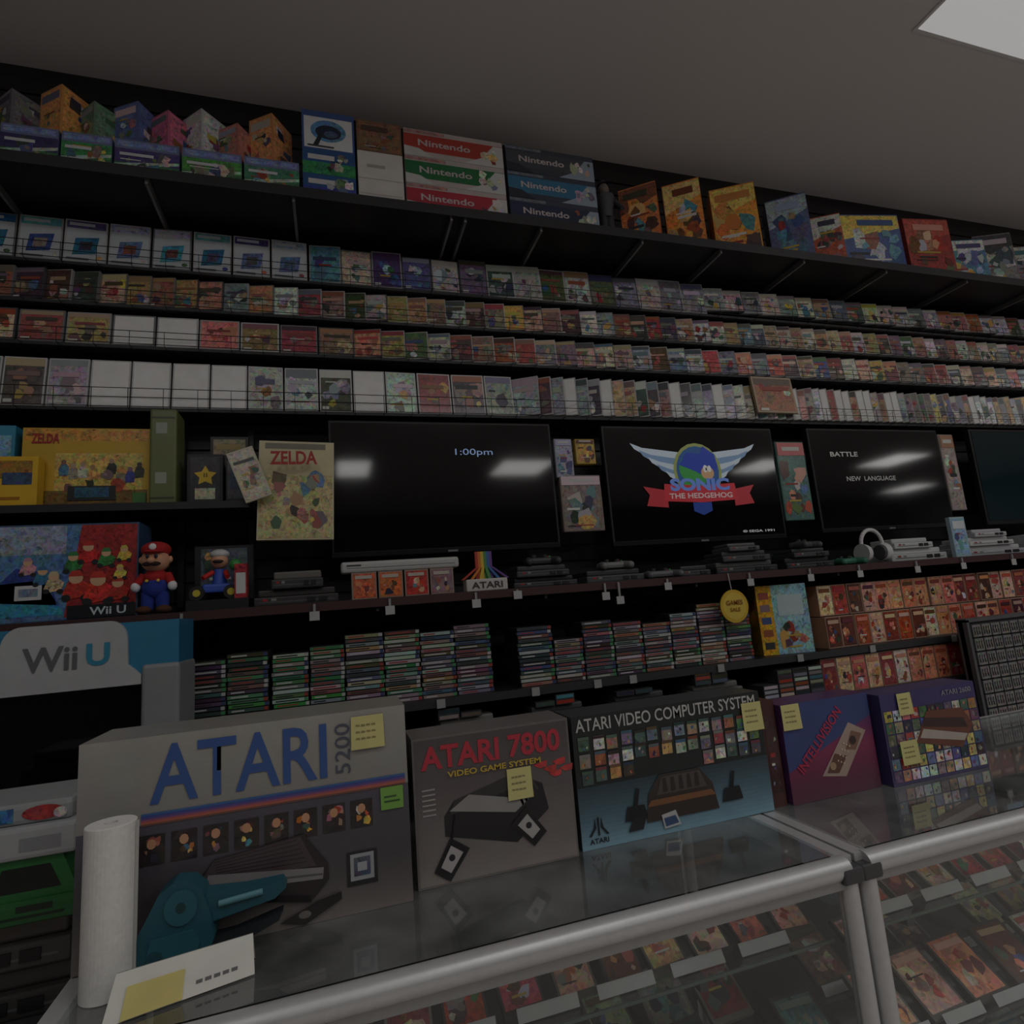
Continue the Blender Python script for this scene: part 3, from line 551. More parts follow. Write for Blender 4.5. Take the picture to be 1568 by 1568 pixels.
# ------------------------------------------------------------------ game stack shelf
Z2=1.205
b=MB();b.box(-.4,5.2,2.12,2.535,Z2-.018,Z2,S(28,26,26),PLAIN);b.box(-.4,5.2,2.114,2.12,Z2-.028,Z2,S(54,54,56),PLAIN);b.box(-.5,-.4,2.12,2.535,Z2-.018,Z2,S(28,26,26),PLAIN)
for x in(-.48,.6,1.72,2.9,4.1):b.box(x-.008,x+.008,2.5,2.535,Z2-.1,Z2-.018,S(40,40,42),PLAIN)
b.build("game_stack_shelf")
b=MB()
for i,x in enumerate((-.1,.13,.35,.7,.95,1.1,1.5,1.9,2.3,2.8)):b.box(x-.015,x+.015,2.108,2.112,Z2-.03,Z2,S(160,160,160),PRINT)
b.build("price_tags")
b=MB()
def stack(x,w,n,cols,y0=2.16,t=.0145,z=Z2):
    for k in range(n):
        j=R.uniform(-.003,.003);c=S(*[max(0,min(255,v*.9+R.uniform(-20,20))) for v in R.choice(cols)])
        b.box(x+j,x+w+j,y0+R.uniform(-.004,.004),y0+.18,z+.0005,z+t-.0008,S(44,44,46),PLAIN)
        yy=y0-.0045;b.d(x+j+.002,x+w+j-.002,z+.001,z+t-.0025,yy,1,c,PRINT)
        b.d(x+j+w*.1,x+j+w*R.uniform(.4,.8),z+.004,z+t-.006,yy,2,R.choice([S(190,190,190),S(60,60,64),S(150,70,64)]))
        b.d(x+j+w*.88,x+j+w-.003,z+.001,z+t-.0025,yy,2,R.choice([S(70,140,90),S(180,180,180),S(60,70,110),S(150,64,56)]))
        z+=t
DK=[(70,74,78),(96,100,98),(56,56,62),(120,124,120)];GR=[(74,146,94),(196,202,196),(100,150,110),(150,164,150)];WT=[(190,188,184),(150,148,150),(140,104,104),(100,114,132),(170,140,110),(90,84,86)]
for x,w,n,c in((-.46,.123,14,DK),(-.335,.125,15,DK+GR[:1]),(-.2,.115,14,GR),(-.08,.113,15,GR+WT),(.036,.13,17,WT),(.168,.125,17,WT+GR),(.295,.124,16,WT),(.42,.135,17,WT),
   (.66,.14,15,WT+DK),(.804,.12,11,WT),(.928,.128,15,WT+DK),(1.06,.126,14,WT),(1.19,.126,13,WT),(1.32,.126,15,DK+WT),(1.45,.126,17,WT),(1.58,.125,15,DK+GR)):stack(x,w,n,c)
for k in range(15):   # green upright case edge in the second stack
    pass
b.build("stacked_game_cases")
b=MB();b.cyl((1.595,2.095,1.432),(1.595,2.10,1.432),.068,n=36,col=S(205,168,50),mat=PRINT);b.cyl((1.595,2.0945,1.432),(1.595,2.095,1.432),.055,n=36,col=S(214,184,76),mat=PRINT)
b.cyl((1.595,2.1,1.49),(1.595,2.11,1.57),.002,n=6,col=S(180,180,180));ob=b.build("round_sale_sign");text("GAMES",1.555,1.635,1.437,1.457,2.094,S(140,84,30),ob);text("SALE",1.57,1.62,1.41,1.426,2.094,S(140,84,30),ob)
def dy(b,w,h):
    b.d(-w*.5,-w*.2,0,h,0,1,S(205,155,44),ART);b.d(-w*.2,w*.5,0,h,0,1,S(140,180,190),ART);b.d(-w*.1,w*.4,h*.55,h*.85,0,2,S(185,205,208),PRINT)
    for k in range(5):b.d(-w*.45,-w*.26,h*(.08+.18*k),h*(.18+.18*k),0,2,rc(),PRINT)
    b.busy(-w*.14,w*.45,h*.05,h*.5,0,3,n=9);sides(b,w,h,.1,S(180,140,50),'orange')
carton("character_game_box",1.8,2.03,Z2,1.505,y0=2.17,dep=.1,yaw=-.25,base=(195,158,60),deco=dy)
b=MB()
for r,(zz,hh) in enumerate(((Z2,.14),(Z2+.142,.14))):
    x=2.12
    while x<4.6:
        w=.085;yy=2.17+.02*r+R.uniform(-.006,.006);b.box(x,x+w-.003,yy,yy+.1,zz,zz+hh-.002,S(170,140,122),PRINT);b.d(x+.003,x+w-.006,zz+.004,zz+hh-.006,yy,1,rc('red'),ART)
        b.busy(x+.005,x+w-.008,zz+.006,zz+hh*.74,yy,2,n=7,kind='red',lines=1);b.d(x+.01,x+w-.014,zz+hh*.76,zz+hh*.88,yy,6,rc('red'),PRINT);x+=w
b.build("boxed_cartridge_games")
Z3=1.02
b=MB();b.box(-.4,5.2,2.1,2.3,Z3-.018,Z3,S(28,28,28),PLAIN);b.box(-.4,5.2,2.095,2.1,Z3-.025,Z3,S(50,50,52),PLAIN)
b.box(-.4,5.2,2.1,2.28,.62,.638,S(28,28,28),PLAIN);b.box(-.4,5.2,2.28,2.3,0,Z3-.02,S(26,26,27),PLAIN);b.build("lower_shelf")
b=MB();x=2.02
while x<2.95:
    b.box(x,x+.08,2.13,2.2,Z3,Z3+.15,S(150,122,106),PRINT);b.d(x+.003,x+.077,Z3+.004,Z3+.146,2.13,1,rc('red'),ART);b.busy(x+.005,x+.075,Z3+.006,Z3+.11,2.13,2,n=7,kind='red',lines=1);b.d(x+.01,x+.07,Z3+.115,Z3+.13,2.13,6,rc('red'));x+=.083
b.build("small_boxed_cartridges")
for i,(a,c,col) in enumerate(((.0,.28,(60,60,60)),(.32,.6,(100,98,94)),(.66,.95,(60,60,62)),(1.0,1.3,(54,54,58)),(1.35,1.65,(90,90,88)))):
    console("retro_game_console",a,c,Z3,.06,col=col,y0=2.11,dep=.16)
    console("retro_game_console",a+.02,c-.05,Z3+.0605,.05,col=(col[0]+20,col[1]+20,col[2]+20),y0=2.12,dep=.14)
b=MB()
for x in(.03,.11,.34,.42,.7,.78,1.03,1.11,1.38,1.46,1.7,1.78,1.86,1.94):
    z=Z3 if x>1.69 else Z3+.111
    for k in range(R.randint(4,7) if x>1.69 else R.randint(1,3)):
        b.box(x,x+.075,2.122,2.22,z,z+.018,S(60,60,63),PLAIN);b.d(x+.004,x+.071,z+.003,z+.015,2.122,1,rc(R.choice(['dark','grey',None])),PRINT);z+=.0185
b.build("stacked_cartridges")
# peg display right
b=MB();xa=2.72;b.box(xa,4.2,2.0,2.02,.7,1.27,S(110,110,112),PLAIN)
for i in range(24):
    for k in range(9):
        x=xa+.02+i*.06;z=.715+k*.061;w=.054;b.box(x,x+w,1.975,1.985,z,z+.055,S(96,96,98),PRINT);b.d(x+.002,x+w-.002,z+.002,z+.053,1.975,1,S(120,118,116),ART)
        for q in range(3):
            u=x+.007+.015*q;b.dp([(u,z+.01),(u+.009,z+.01),(u+.009,z+.024),(u+.004,z+.028),(u+.009,z+.044),(u,z+.044)],1.975,2,S(30,30,33),PRINT)
        b.cyl((x+w/2,1.972,z+.05),(x+w/2,2.0,z+.05),.0016,n=5,col=S(150,150,150),mat=METAL)
b.box(xa,4.2,1.985,2.09,0,.69,S(60,60,62),PLAIN);b.box(xa,xa+.015,1.98,2.03,.69,1.28,S(90,90,92),PLAIN);b.box(xa,4.2,1.98,2.03,1.27,1.285,S(90,90,92),PLAIN);b.build("pegboard_accessory_display")
# ------------------------------------------------------------------ kiosk
b=MB();y0=1.9
b.box(-.98,-.42,y0,y0+.18,1.40,1.545,S(50,120,156),PRINT)
b.box(-.98,-.42,y0+.02,y0+.18,0,1.40,S(22,22,24),PLAIN);b.d(-.95,-.51,1.04,1.37,y0+.02,1,S(8,8,9),GLOSS)
b.d(-.92,-.54,.25,.9,y0+.02,1,S(40,42,46),PRINT)
P=[(-.95,1.375),(-.51,1.375),(-.51,1.40),(-.542,1.43)];n=8
for i in range(n+1):
    a=math.pi/2*i/n;P.append((-.59+.045*math.cos(a),1.50+.052*math.sin(a)))
for i in range(n+1):
    a=math.pi/2+math.pi/2*i/n;P.append((-.79+.045*math.cos(a),1.50+.052*math.sin(a)))
P+=[(-.84,1.43),(-.87,1.40),(-.95,1.39)]
b.prism(P,y0-.012,y0,S(176,178,180),PRINT)
b.box(-.51,-.415,y0-.012,y0+.19,0,1.425,S(140,142,145),PLAIN,bev=.01)
b.box(-.99,-.95,y0-.012,y0+.19,0,1.395,S(140,142,145),PLAIN,bev=.01)
b.box(-.96,-.5,y0-.04,y0+.02,.92,.97,S(100,102,106),PLAIN,bev=.01)
ob=b.build("game_demo_kiosk");text("Wii",-.785,-.66,1.43,1.495,y0-.012,S(100,102,106),ob,bold=.02);text("U",-.64,-.585,1.435,1.495,y0-.012,S(56,136,166),ob,bold=.03)
# ------------------------------------------------------------------ left cabinet + stacked consoles
b=MB();b.box(-1.3,-.43,1.42,1.82,0,.79,S(38,38,40),PLAIN);b.box(-1.3,-.425,1.41,1.83,.79,.8115,S(60,60,62),PLAIN);b.d(-1.27,-.88,.05,.76,1.42,1,S(46,46,48),PLAIN);b.d(-.86,-.46,.05,.76,1.42,1,S(46,46,48),PLAIN);b.build("storage_cabinet")
console("grey_game_console",-.9,-.49,.812,.08,col=(60,58,56),y0=1.47,dep=.24);console("grey_game_console",-.86,-.51,.8925,.08,col=(70,66,64),y0=1.48,dep=.22,top=(90,84,80))
b=MB();b.box(-.88,-.5,1.47,1.72,.973,1.015,S(40,100,50),PLAIN,bev=.01);b.prism([(-.88,1.015),(-.5,1.015),(-.53,1.09),(-.84,1.09)],1.48,1.7,S(44,110,56),PLAIN);b.dp([(-.64,1.03),(-.53,1.03),(-.55,1.075),(-.63,1.075)],1.48,1,S(16,22,18),PRINT);b.d(-.87,-.52,.985,.99,1.47,1,S(20,40,24));b.d(-.6,-.54,.996,1.008,1.47,1,S(25,40,28));b.d(-.87,-.7,1.02,1.08,1.48,1,S(30,70,40),ART);b.build("green_game_console")
b=MB();b.box(-.88,-.505,1.47,1.7,1.0905,1.15,S(170,172,174),PLAIN,bev=.008);b.box(-.86,-.52,1.49,1.68,1.15,1.19,S(156,158,160),PLAIN,bev=.01);b.de(-.57,1.17,.036,.014,1.49,2,S(160,56,56),ART);b.d(-.66,-.62,1.157,1.184,1.49,1,S(60,110,150),ART);b.de(-.54,1.166,.012,.01,1.49,3,S(190,180,176),ART);b.d(-.6,-.53,1.105,1.13,1.47,1,S(140,142,145));b.build("white_game_console")
# ------------------------------------------------------------------ display counters
AL=S(196,196,196)
def q(b,x0,x1,y0,y1,z,mat):b.add([(x0,y0,z),(x1,y0,z),(x1,y1,z),(x0,y1,z)],[(0,1,2,3)],(1,1,1,1),mat)
def counter(x0,x1):
    b=MB();ya,yb=.956,1.56;t=.02
    for z in(.98,.1):
        for y in(ya,yb):b.cyl((x0+.02,y,z),(x1-.02,y,z),t,n=20,col=AL,mat=METAL)
        for x in(x0+.02,x1-.02):b.box(x-.018,x+.018,ya,yb,z-.02,z+.018,AL,METAL)
    b.box(x0+.02,x1-.02,ya-.012,ya+.006,.95,.975,S(150,150,150),METAL)
    for x in(x0+.02,x1-.02):
        for y in(ya,yb):b.cyl((x,y,0),(x,y,.965),t*.9,n=16,col=AL,mat=METAL);b.box(x-.024,x+.024,y-.022,y+.022,.958,.985,S(70,70,72),PLAIN,bev=.006)
    q(b,x0+.03,x1-.03,ya+.01,yb-.01,.9995,GTOP)
    b.add([(x0+.04,ya-.004,.12),(x1-.04,ya-.004,.12),(x1-.04,ya-.004,.955),(x0+.04,ya-.004,.955)],[(0,1,2,3)],(1,1,1,1),GLASS)
    b.box(x0+.02,x1-.02,yb-.02,yb-.012,.12,.955,S(50,58,55),PLAIN)
    b.box(x0+.02,x1-.02,ya,yb,0,.1,S(46,46,48),PLAIN)
    for z,dp in((.845,.22),(.62,.35),(.38,.45)):
        q(b,x0+.04,x1-.04,ya+.03,ya+.03+dp,z+.006,GLASS)
        b.box(x0+.04,x1-.04,ya+.03,ya+.034,z,z+.0055,S(90,104,98),METAL)
        x=x0+.15
        while x<x1:b.box(x-.008,x+.008,ya+.04,yb-.02,z-.02,z,S(60,60,62),PLAIN);x+=.42
    b.box(x0+.04,x1-.04,ya+.04,yb-.03,.1,.106,S(80,80,80),PLAIN)
    return b.build("glass_display_counter")
counter(-.40,.907);counter(.911,2.6)
def caseitems(x0,x1,z,y,kind,w=.075,h=.1,pitch=.085,name="cartridges_in_case",strip=True,dens=1.0):
    b=MB();x=x0
    while x<x1:
        if R.random()<dens:
            b.M=TM(x+w/2,y,z+.008,0,-1.0,R.uniform(-.08,.08))
            ww=w*R.uniform(.88,1.0);hh=h*R.uniform(.85,1)
            b.box(-ww/2,ww/2,0,.012,0,hh,R.choice([S(60,56,54),S(90,84,80),S(120,116,110)]),PLAIN);b.d(-ww*.44,ww*.44,hh*.08,hh*.94,0,1,rc(kind),ART);b.busy(-ww*.42,ww*.42,hh*.1,hh*.75,0,2,n=6,kind=kind,lines=1);b.d(-ww*.38,ww*.38,hh*.78,hh*.88,0,6,rc(kind))
            b.M=None
        x+=pitch*R.uniform(.97,1.12)
    x=x0
    if strip:
        while x<x1:
            b.add([(x,y-.014,z+.001),(x+.105,y-.014,z+.001),(x+.105,y-.004,z+.018),(x,y-.004,z+.018)],[(0,1,2,3)],S(185,185,185),PRINT);x+=.14
    return b.build(name)
caseitems(-.3,.8,.852,1.02,'red');caseitems(.98,2.45,.852,1.02,'red')
for x0,x1 in((-.3,.8),(.98,2.45)):
    L_=x0<0
    caseitems(x0,x1,.627,1.02,'dark' if L_ else 'red',w=.1,h=.13,pitch=.115,name="games_in_case",strip=not L_,dens=.7 if L_ else .95);caseitems(x0,x1,.627,1.18,'dark' if L_ else 'warm',w=.1,h=.13,pitch=.12,name="games_in_case",strip=not L_,dens=.8)
    caseitems(x0,x1,.387,1.05,'dark',w=.12,h=.16,pitch=.13,name="games_in_case",strip=False,dens=.8)
    caseitems(x0,x1,.107,1.2,'dark',w=.12,h=.16,pitch=.13,name="games_in_case",strip=False,dens=.8)
# ------------------------------------------------------------------ counter-top boxes
Z0=1.0
def note(b,x0,x1,z0,z1,y,L=8):
    b.add([(x0,y-.0005*L,z1),(x1,y-.0005*L,z1),(x1+.001,y-.006,z0),(x0-.001,y-.006,z0)],[(3,2,1,0)],S(205,198,132),PRINT)
    for k in range(3):
        zz=z1-(z1-z0)*(.3+.2*k);f=(z1-zz)/(z1-z0);yy=y-.0005*L-.0005-(.006-.0005*L)*f-.0004
        for j in range(4):
            a=x0+.008+(x1-x0-.02)*j/4;b.add([(a,yy,zz+R.uniform(-.001,.001)),(a+(x1-x0)*.12,yy,zz),(a+(x1-x0)*.12,yy,zz+.0025),(a,yy,zz+.003)],[(0,1,2,3)],S(140,134,90),PRINT)
def grad(b,x0,x1,z0,z1,y,L,c0,c1,n=14):
    for i in range(n):
        f=i/(n-1);b.d(x0,x1,z0+(z1-z0)*i/n,z0+(z1-z0)*(i+1)/n,y,L,S(*[c0[k]+(c1[k]-c0[k])*f for k in range(3)]),PRINT)
b=MB();y=1.155;xa,xb,zt=-.397,.122,1.337
b.box(xa,xb,y,y+.15,Z0,zt,S(140,138,132),PRINT)
grad(b,xa,xb,1.2,zt,y,1,(140,138,134),(158,156,150))
grad(b,xa,xb,1.09,1.2,y,1,(78,74,78),(84,80,92));grad(b,xa,xb,Z0,1.09,y,1,(116,108,104),(78,74,78))
for i,c in enumerate([(60,100,150),(64,74,140),(96,76,134),(150,84,100),(176,96,76),(110,78,70)]):b.d(xa+.09,xb-.005,1.214-.0032*i,1.2172-.0032*i,y,3,S(*c),PRINT)
for i in range(8):
    x0=-.31+i*.047;b.d(x0,x0+.038,1.138,1.184,y,3,S(44,38,38),ART);b.busy(x0+.003,x0+.035,1.141,1.181,y,4,n=5,kind='orange' if i%2 else 'warm',lines=0);b.de(x0+.019,1.17,.007,.008,y,6,S(196,146,112),PRINT,n=9)
b.d(.072,.112,1.16,1.198,y,7,S(120,168,76),PRINT);b.d(.078,.1,1.18,1.183,y,8,S(60,90,50));b.d(.078,.106,1.172,1.175,y,8,S(60,90,50))
b.dp([(-.225,1.07),(-.05,1.035),(-.02,1.065),(-.02,1.09),(-.06,1.145),(-.2,1.13),(-.225,1.1)],y,7,S(50,42,44),PRINT)
b.dp([(-.22,1.1),(-.04,1.09),(-.065,1.142),(-.2,1.128)],y,8,S(76,64,68),PRINT)
for k in range(6):b.dp([(-.2+.001*k,1.126-.004*k),(-.07+.003*k,1.138-.0075*k),(-.07+.003*k,1.1365-.0075*k),(-.2+.001*k,1.1245-.004*k)],y,8.5,S(56,46,50),PRINT)
b.dp([(-.215,1.082),(-.03,1.068),(-.028,1.086),(-.208,1.108)],y,9,S(134,130,132),PRINT);b.dp([(-.213,1.09),(-.03,1.074),(-.03,1.077),(-.212,1.094)],y,9.5,S(90,86,90),PRINT)
b.dp([(-.225,1.07),(-.05,1.035),(-.05,1.045),(-.225,1.08)],y,9,S(26,24,26),PRINT)
for t in range(9):b.de(-.24+.004*t,1.06-.006*t,.012,.006,y,3+.1*t,S(45,40,40),PRINT,n=12)
b.dp([(-.1,1.012),(-.06,1.002),(.0,1.03),(.0,1.042),(-.04,1.035)],y,9,S(40,36,36),PRINT);b.de(-.06,1.018,.01,.006,y,9.5,S(110,104,100),PRINT)
b.d(.01,.062,1.045,1.1,y,4,S(40,38,40),PRINT);b.d(.016,.056,1.053,1.096,y,5,S(160,162,166),PRINT);b.d(.022,.05,1.06,1.09,y,6,S(70,76,90),ART);b.d(.028,.044,1.068,1.082,y,7,S(170,170,176))
note(b,.025,.082,1.27,1.327,y)
ob=b.build("vintage_console_box");text("ATARI",-.295,-.018,1.23,1.322,y,S(62,90,150),ob,bold=.012);text("5200",-.004,.022,1.232,1.318,y,S(84,88,102),ob,ang=math.pi/2,bold=0)
b=MB();y=1.185;xa,xb,zt=.135,.456,1.266
b.box(xa,xb,y,y+.11,Z0,zt,S(110,104,102),PRINT);grad(b,xa+.004,xb-.004,Z0+.004,1.14,y,1,(134,126,122),(104,98,96));grad(b,xa+.004,xb-.004,1.14,zt-.004,y,1,(100,92,92),(84,78,78))
b.dp([(.19,1.085),(.33,1.05),(.4,1.1),(.39,1.15),(.33,1.175),(.21,1.145),(.19,1.12)],y,3,S(34,32,34),PRINT)
b.dp([(.2,1.12),(.33,1.15),(.37,1.165),(.33,1.175),(.21,1.145)],y,4,S(56,52,54),PRINT);b.dp([(.2,1.128),(.33,1.105),(.36,1.125),(.24,1.152)],y,5,S(146,142,140),PRINT)
for k in range(5):b.dp([(.345+.008*k,1.115+.006*k),(.35+.008*k,1.115+.006*k),(.34+.008*k,1.145+.003*k),(.335+.008*k,1.145+.003*k)],y,5,S(64,60,62),PRINT)
for cx,cz,rr in((.2,1.045,-.6),(.355,1.075,.7)):
    P=[];
    for u,w in((-.018,-.035),(.018,-.035),(.022,.03),(-.022,.03)):P.append((cx+u*math.cos(rr)-w*math.sin(rr),cz+u*math.sin(rr)+w*math.cos(rr)))
    b.dp(P,y,6,S(28,26,28),PRINT);b.dp([(cx+(p-cx)*.62,cz+(q_-cz)*.62) for p,q_ in P],y,7,S(174,170,168),PRINT);b.de(cx,cz+.002,.006,.006,y,8,S(40,38,40),PRINT)
b.cyl((.2,y-.002,1.07),(.21,y-.002,1.12),.002,n=6,col=S(30,28,30))
for u in((.39,1.185),(.41,1.175),(.43,1.186),(.445,1.172),(.42,1.165)):b.dp([(u[0]-.016,u[1]),(u[0]-.002,u[1]-.008),(u[0]+.012,u[1]-.006),(u[0]+.014,u[1]+.006),(u[0]-.002,u[1]+.004)],y,3,S(176,54,54),ART)
for k in range(6):b.d(.15,.175,1.17-.009*k,1.173-.009*k,y,3,S(160,155,150))
note(b,.318,.368,1.128,1.186,y)
ob=b.build("vintage_console_box");text("ATARI 7800",.15,.435,1.206,1.25,y,S(185,56,70),ob,bold=.03);text("VIDEO GAME SYSTEM",.2,.39,1.189,1.2,y,S(200,170,60),ob,L=9)
b=MB();y=1.2;xa,xb,zt=.470,.944,1.262
b.box(xa,xb,y,y+.1,Z0,zt,S(60,66,66),PRINT);b.d(xa,xb,1.12,zt,y,1,S(32,38,38),PRINT);grad(b,xa,xb,Z0,1.12,y,1.5,(122,158,176),(52,70,78))
for r in range(3):
    for i in range(14):
        if r==2 and (i in(4,5,6,7,8)):continue
        x0=xa+.012+i*.0325+R.uniform(-.002,.002);z0=1.19-.031*r+R.uniform(-.004,.004);b.d(x0,x0+.025,z0,z0+.028,y,4,rc(R.choice([None,'grey','warm'])),ART);b.busy(x0+.002,x0+.023,z0+.002,z0+.02,y,4.3,n=2,lines=0);b.d(x0,x0+.025,z0+.022,z0+.028,y,5.2,rc('dark'))
b.dp([(.62,1.03),(.8,1.03),(.79,1.085),(.76,1.12),(.66,1.12),(.63,1.085)],y,6,S(60,50,46),PRINT);b.dp([(.625,1.06),(.795,1.06),(.785,1.072),(.635,1.072)],y,7,S(130,88,58),PRINT)
b.dp([(.65,1.08),(.775,1.08),(.76,1.115),(.665,1.115)],y,7,S(84,76,72),PRINT)
for k in range(5):b.dp([(.665+.02*k,1.084),(.677+.02*k,1.084),(.675+.02*k,1.112),(.667+.02*k,1.112)],y,8,S(50,44,42),PRINT)
for cx in(.6,.84):
    b.dp([(cx-.03,1.04),(cx+.024,1.04),(cx+.018,1.068),(cx-.022,1.068)],y,7,S(30,30,32));b.dp([(cx-.008,1.068),(cx+.002,1.068),(cx+.01,1.1),(cx+.002,1.102)],y,8,S(24,24,26))
b.dp([(.575,1.02),(.61,1.02),(.62,1.045),(.59,1.045)],y,8,S(36,36,38));b.dp([(.66,1.012),(.7,1.015),(.69,1.045),(.655,1.04)],y,9,S(185,185,185));b.dp([(.663,1.016),(.695,1.019),(.688,1.035),(.66,1.033)],y,10,S(60,80,120))
b.d(.507,.511,1.025,1.06,y,5,S(30,34,40));b.dp([(.502,1.06),(.498,1.04),(.486,1.025),(.492,1.025),(.504,1.04)],y,5,S(30,34,40));b.dp([(.516,1.06),(.514,1.04),(.526,1.025),(.532,1.025),(.52,1.04)],y,5,S(30,34,40))
note(b,.89,.943,1.178,1.24,y)
ob=b.build("vintage_console_box");text("ATARI",.487,.53,1.01,1.02,y,S(30,34,40),ob);text("ATARI VIDEO COMPUTER SYSTEM",.478,.93,1.23,1.256,y,S(190,190,186),ob,bold=.01)
b=MB();b.box(.952,.99,1.21,1.3,Z0,1.235,S(74,40,36),PRINT);b.d(.957,.985,1.03,1.2,1.21,1,S(60,34,34),ART);b.busy(.957,.985,1.03,1.2,1.21,2,n=6,kind='dark');b.build("slim_boxed_game")
b=MB();y=1.2;xa,xb,zt=.998,1.262,1.222
b.box(xa,xb,y,y+.08,Z0,zt,S(84,48,92),PRINT);n=20
for i in range(n):
    f=i/(n-1);c=S(60+150*f,58-20*f,112-50*f) if f<.5 else S(135-90*(f-.5),48,86-40*(f-.5))
    a0=i/n;a1=(i+1)/n;b.d(xa,xb,zt-(zt-Z0)*a1,zt-(zt-Z0)*a0,y,1,c,PRINT)
b.dp([(xa,1.16),(xa,1.07),(xb,1.17),(xb,1.222),(xa+.06,1.222)],y,2,S(58,72,124),PRINT)
b.dp([(1.09,1.05),(1.16,1.04),(1.24,1.135),(1.19,1.16)],y,3,S(172,150,138),PRINT);b.dp([(1.105,1.055),(1.14,1.05),(1.17,1.085),(1.135,1.095)],y,4,S(104,70,60),PRINT);b.dp([(1.17,1.1),(1.2,1.095),(1.225,1.13),(1.195,1.14)],y,4,S(130,96,80),PRINT);b.de(1.125,1.068,.009,.009,y,5,S(170,140,110));b.de(1.195,1.118,.01,.01,y,5,S(60,45,45))
for k in range(3):
    for j in range(4):b.de(1.142+.008*k+.008*j,1.078+.012*j-.004*k,.0022,.0022,y,6,S(220,200,170),n=6)
note(b,.998,1.05,1.165,1.222,y)
ob=b.build("vintage_console_box");text("INTELLIVISION",1.005,1.19,1.12,1.145,y,S(180,50,80),ob,ang=math.radians(42),L=6)
b=MB();y=1.18;xa,xb,zt=1.278,1.60,1.214
b.box(xa,xb,y,y+.08,Z0,zt,S(66,58,100),PRINT);b.d(xa,xb,1.175,zt,y,1,S(64,56,106),PRINT)
for i in range(11):
    for k in range(6):
        x0=xa+.006+i*.0285;z0=1.008+k*.028;b.d(x0,x0+.025,z0,z0+.025,y,2,rc(),ART);b.busy(x0+.002,x0+.023,z0+.002,z0+.023,y,2.3,n=2,lines=0)
b.dp([(1.37,1.09),(1.52,1.06),(1.57,1.11),(1.54,1.155),(1.42,1.16)],y,4,S(110,62,48),PRINT);b.dp([(1.385,1.1),(1.53,1.075),(1.545,1.09),(1.4,1.12)],y,5,S(180,170,160),PRINT);b.dp([(1.4,1.125),(1.55,1.105),(1.54,1.13),(1.41,1.145)],y,5,S(60,40,36),PRINT)
note(b,1.33,1.375,1.16,1.212,y);note(b,1.315,1.37,1.045,1.1,y)
ob=b.build("vintage_console_box");text("ATARI 2600",1.48,1.585,1.19,1.203,y,S(140,140,150),ob)
# --- paper towel roll
b=MB();x,y=-.328,1.085;n=40
prof=[(.009,0),(.0325,0),(.0335,.001),(.0335,.229),(.0325,.23),(.009,.23)]
P=[];F=[]
for r,z in prof:
    for i in range(n):a=2*math.pi*i/n;P.append((x+r*math.cos(a),y+r*math.sin(a),Z0+z))
k=len(prof)
for j in range(k):
    for i in range(n):F.append((j*n+i,j*n+(i+1)%n,((j+1)%k)*n+(i+1)%n,((j+1)%k)*n+i))
b.add(P,F,S(222,220,216),MATTE,False);b.add([(x+.0337,y-.004,Z0+.004),(x+.0345,y+.01,Z0+.004),(x+.0345,y+.01,Z0+.226),(x+.0337,y-.004,Z0+.226)],[(0,1,2,3)],S(205,203,198),MATTE);b.build("paper_towel_roll")
# --- price gun
b=MB();TE=S(34,84,96);y0=1.115
b.M=TM(-.183,y0,Z0)@Matrix.Diagonal((1.15,1.0,1.25,1))
b.prism([(-.095,0),(-.02,0),(-.005,.03),(-.01,.06),(-.02,.085),(-.034,.097),(-.055,.1),(-.072,.09),(-.083,.07),(-.095,.05),(-.1,.02)],-.022,.022,TE,PLAIN)
b.prism([(-.02,.045),(.07,.058),(.085,.068),(.08,.076),(.03,.076),(-.02,.08)],-.016,.016,TE,PLAIN)
b.prism([(-.03,.006),(.02,.012),(.075,.03),(.08,.04),(.02,.028),(-.03,.026)],-.012,.012,S(30,36,40),PLAIN)
b.cyl((-.045,-.025,.072),(-.045,.025,.072),.02,n=24,col=S(40,94,106));b.cyl((-.045,-.0255,.072),(-.045,-.025,.072),.006,n=20,col=S(30,60,66))
b.prism([(-.088,.01),(-.03,.01),(-.022,.03),(-.03,.045),(-.08,.042)],-.0245,-.022,S(38,92,104),PLAIN)
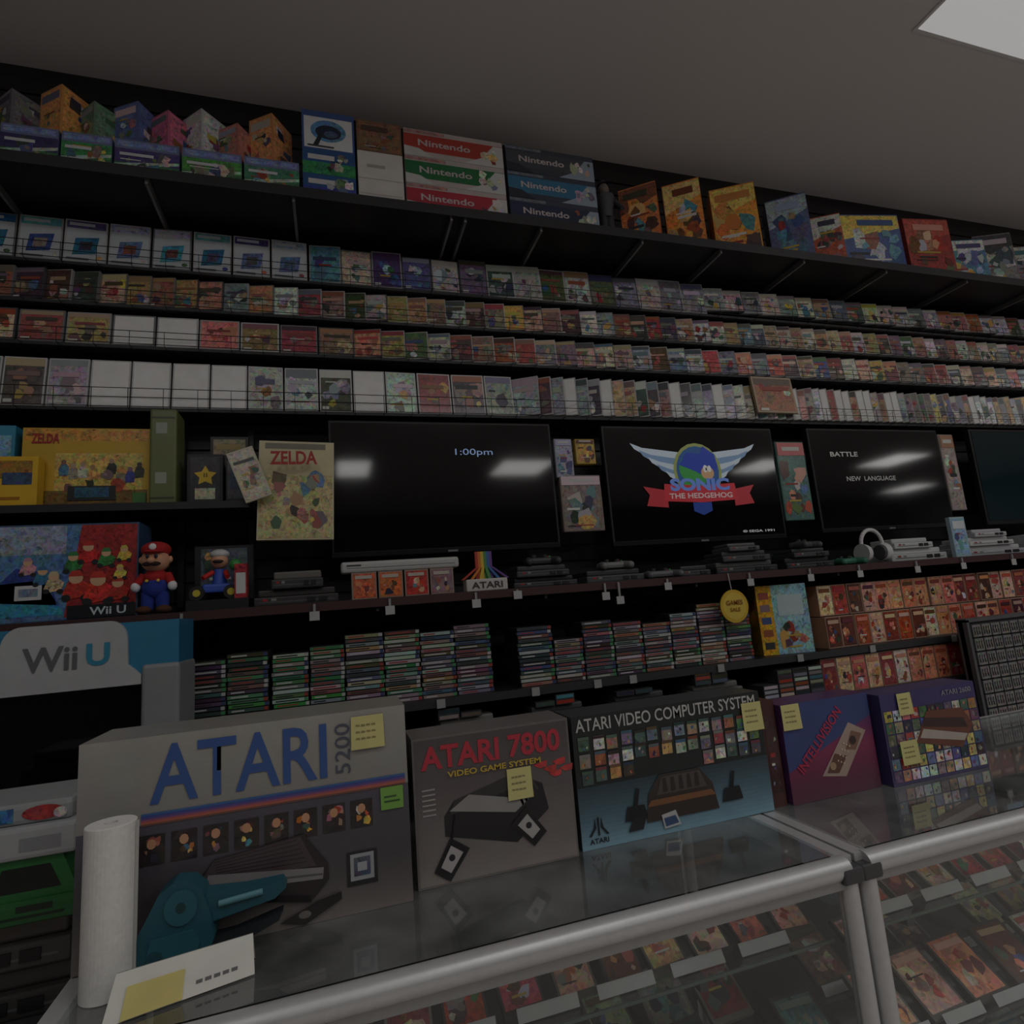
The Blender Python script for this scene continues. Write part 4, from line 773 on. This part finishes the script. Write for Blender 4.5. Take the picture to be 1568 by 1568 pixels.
b.cyl((-.075,-.026,.02),(-.075,.024,.02),.01,n=20,col=S(30,70,80));b.prism([(-.02,.0),(.015,.0),(.012,.014),(-.02,.014)],-.02,.02,S(190,190,186),PRINT)
b.cyl((.0,-.018,.066),(.055,-.018,.07),.004,n=8,col=S(90,140,150))
b.M=None;b.build("price_label_gun")
# --- sign card and note
b=MB();b.add([(-.305,.99,1.002),(-.125,1.035,1.002),(-.13,1.06,1.046),(-.30,1.03,1.046)],[(0,1,2,3)],S(215,213,205),PRINT)
b.add([(-.30,1.032,1.046),(-.13,1.062,1.046),(-.13,1.083,1.001),(-.295,1.065,1.001)],[(0,1,2,3)],S(205,203,195),PRINT)
b.add([(-.285,.9935,1.0035),(-.215,1.011,1.0035),(-.215,1.03,1.033),(-.283,1.017,1.033)],[(0,1,2,3)],S(205,190,110),PRINT)
for k in range(3):
    z=1.035-.011*k;yy=1.0445-.0085*k-.002
    for j in range(5):
        a=-.2+.011*j;o=.0027*j;b.add([(a,yy-.003+o,z),(a+.008,yy-.001+o,z),(a+.008,yy+.001+o,z+.004),(a,yy-.001+o,z+.004)],[(0,1,2,3)],S(100,100,100),PRINT)
b.build("folded_sign_card")
# ------------------------------------------------------------------ camera
cd=bpy.data.cameras.new("camera");cd.sensor_width=36;cd.lens=896/1568*36;cd.clip_start=.02
co=bpy.data.objects.new("camera",cd);C.objects.link(co)
ex=Vector((.9545,-.0288,.2967));ey=Vector((-.2872,.1770,.9414));ez=Vector((-.0797,-.9838,.1607))
r=Vector((ex.x,ey.x,ez.x)).normalized();u=Vector((-ex.y,-ey.y,-ez.y));u=(u-r*u.dot(r)).normalized();k=r.cross(u)
M=Matrix((r,u,k)).transposed().to_4x4();M.translation=(0,0,1.5);co.matrix_world=M
bpy.context.scene.camera=co
w=bpy.data.worlds.new("world");bpy.context.scene.world=w;w.use_nodes=True;w.node_tree.nodes["Background"].inputs[0].default_value=(.02,.02,.02,1)
bpy.context.scene.view_settings.view_transform='Standard'
bpy.context.scene.view_settings.exposure=0
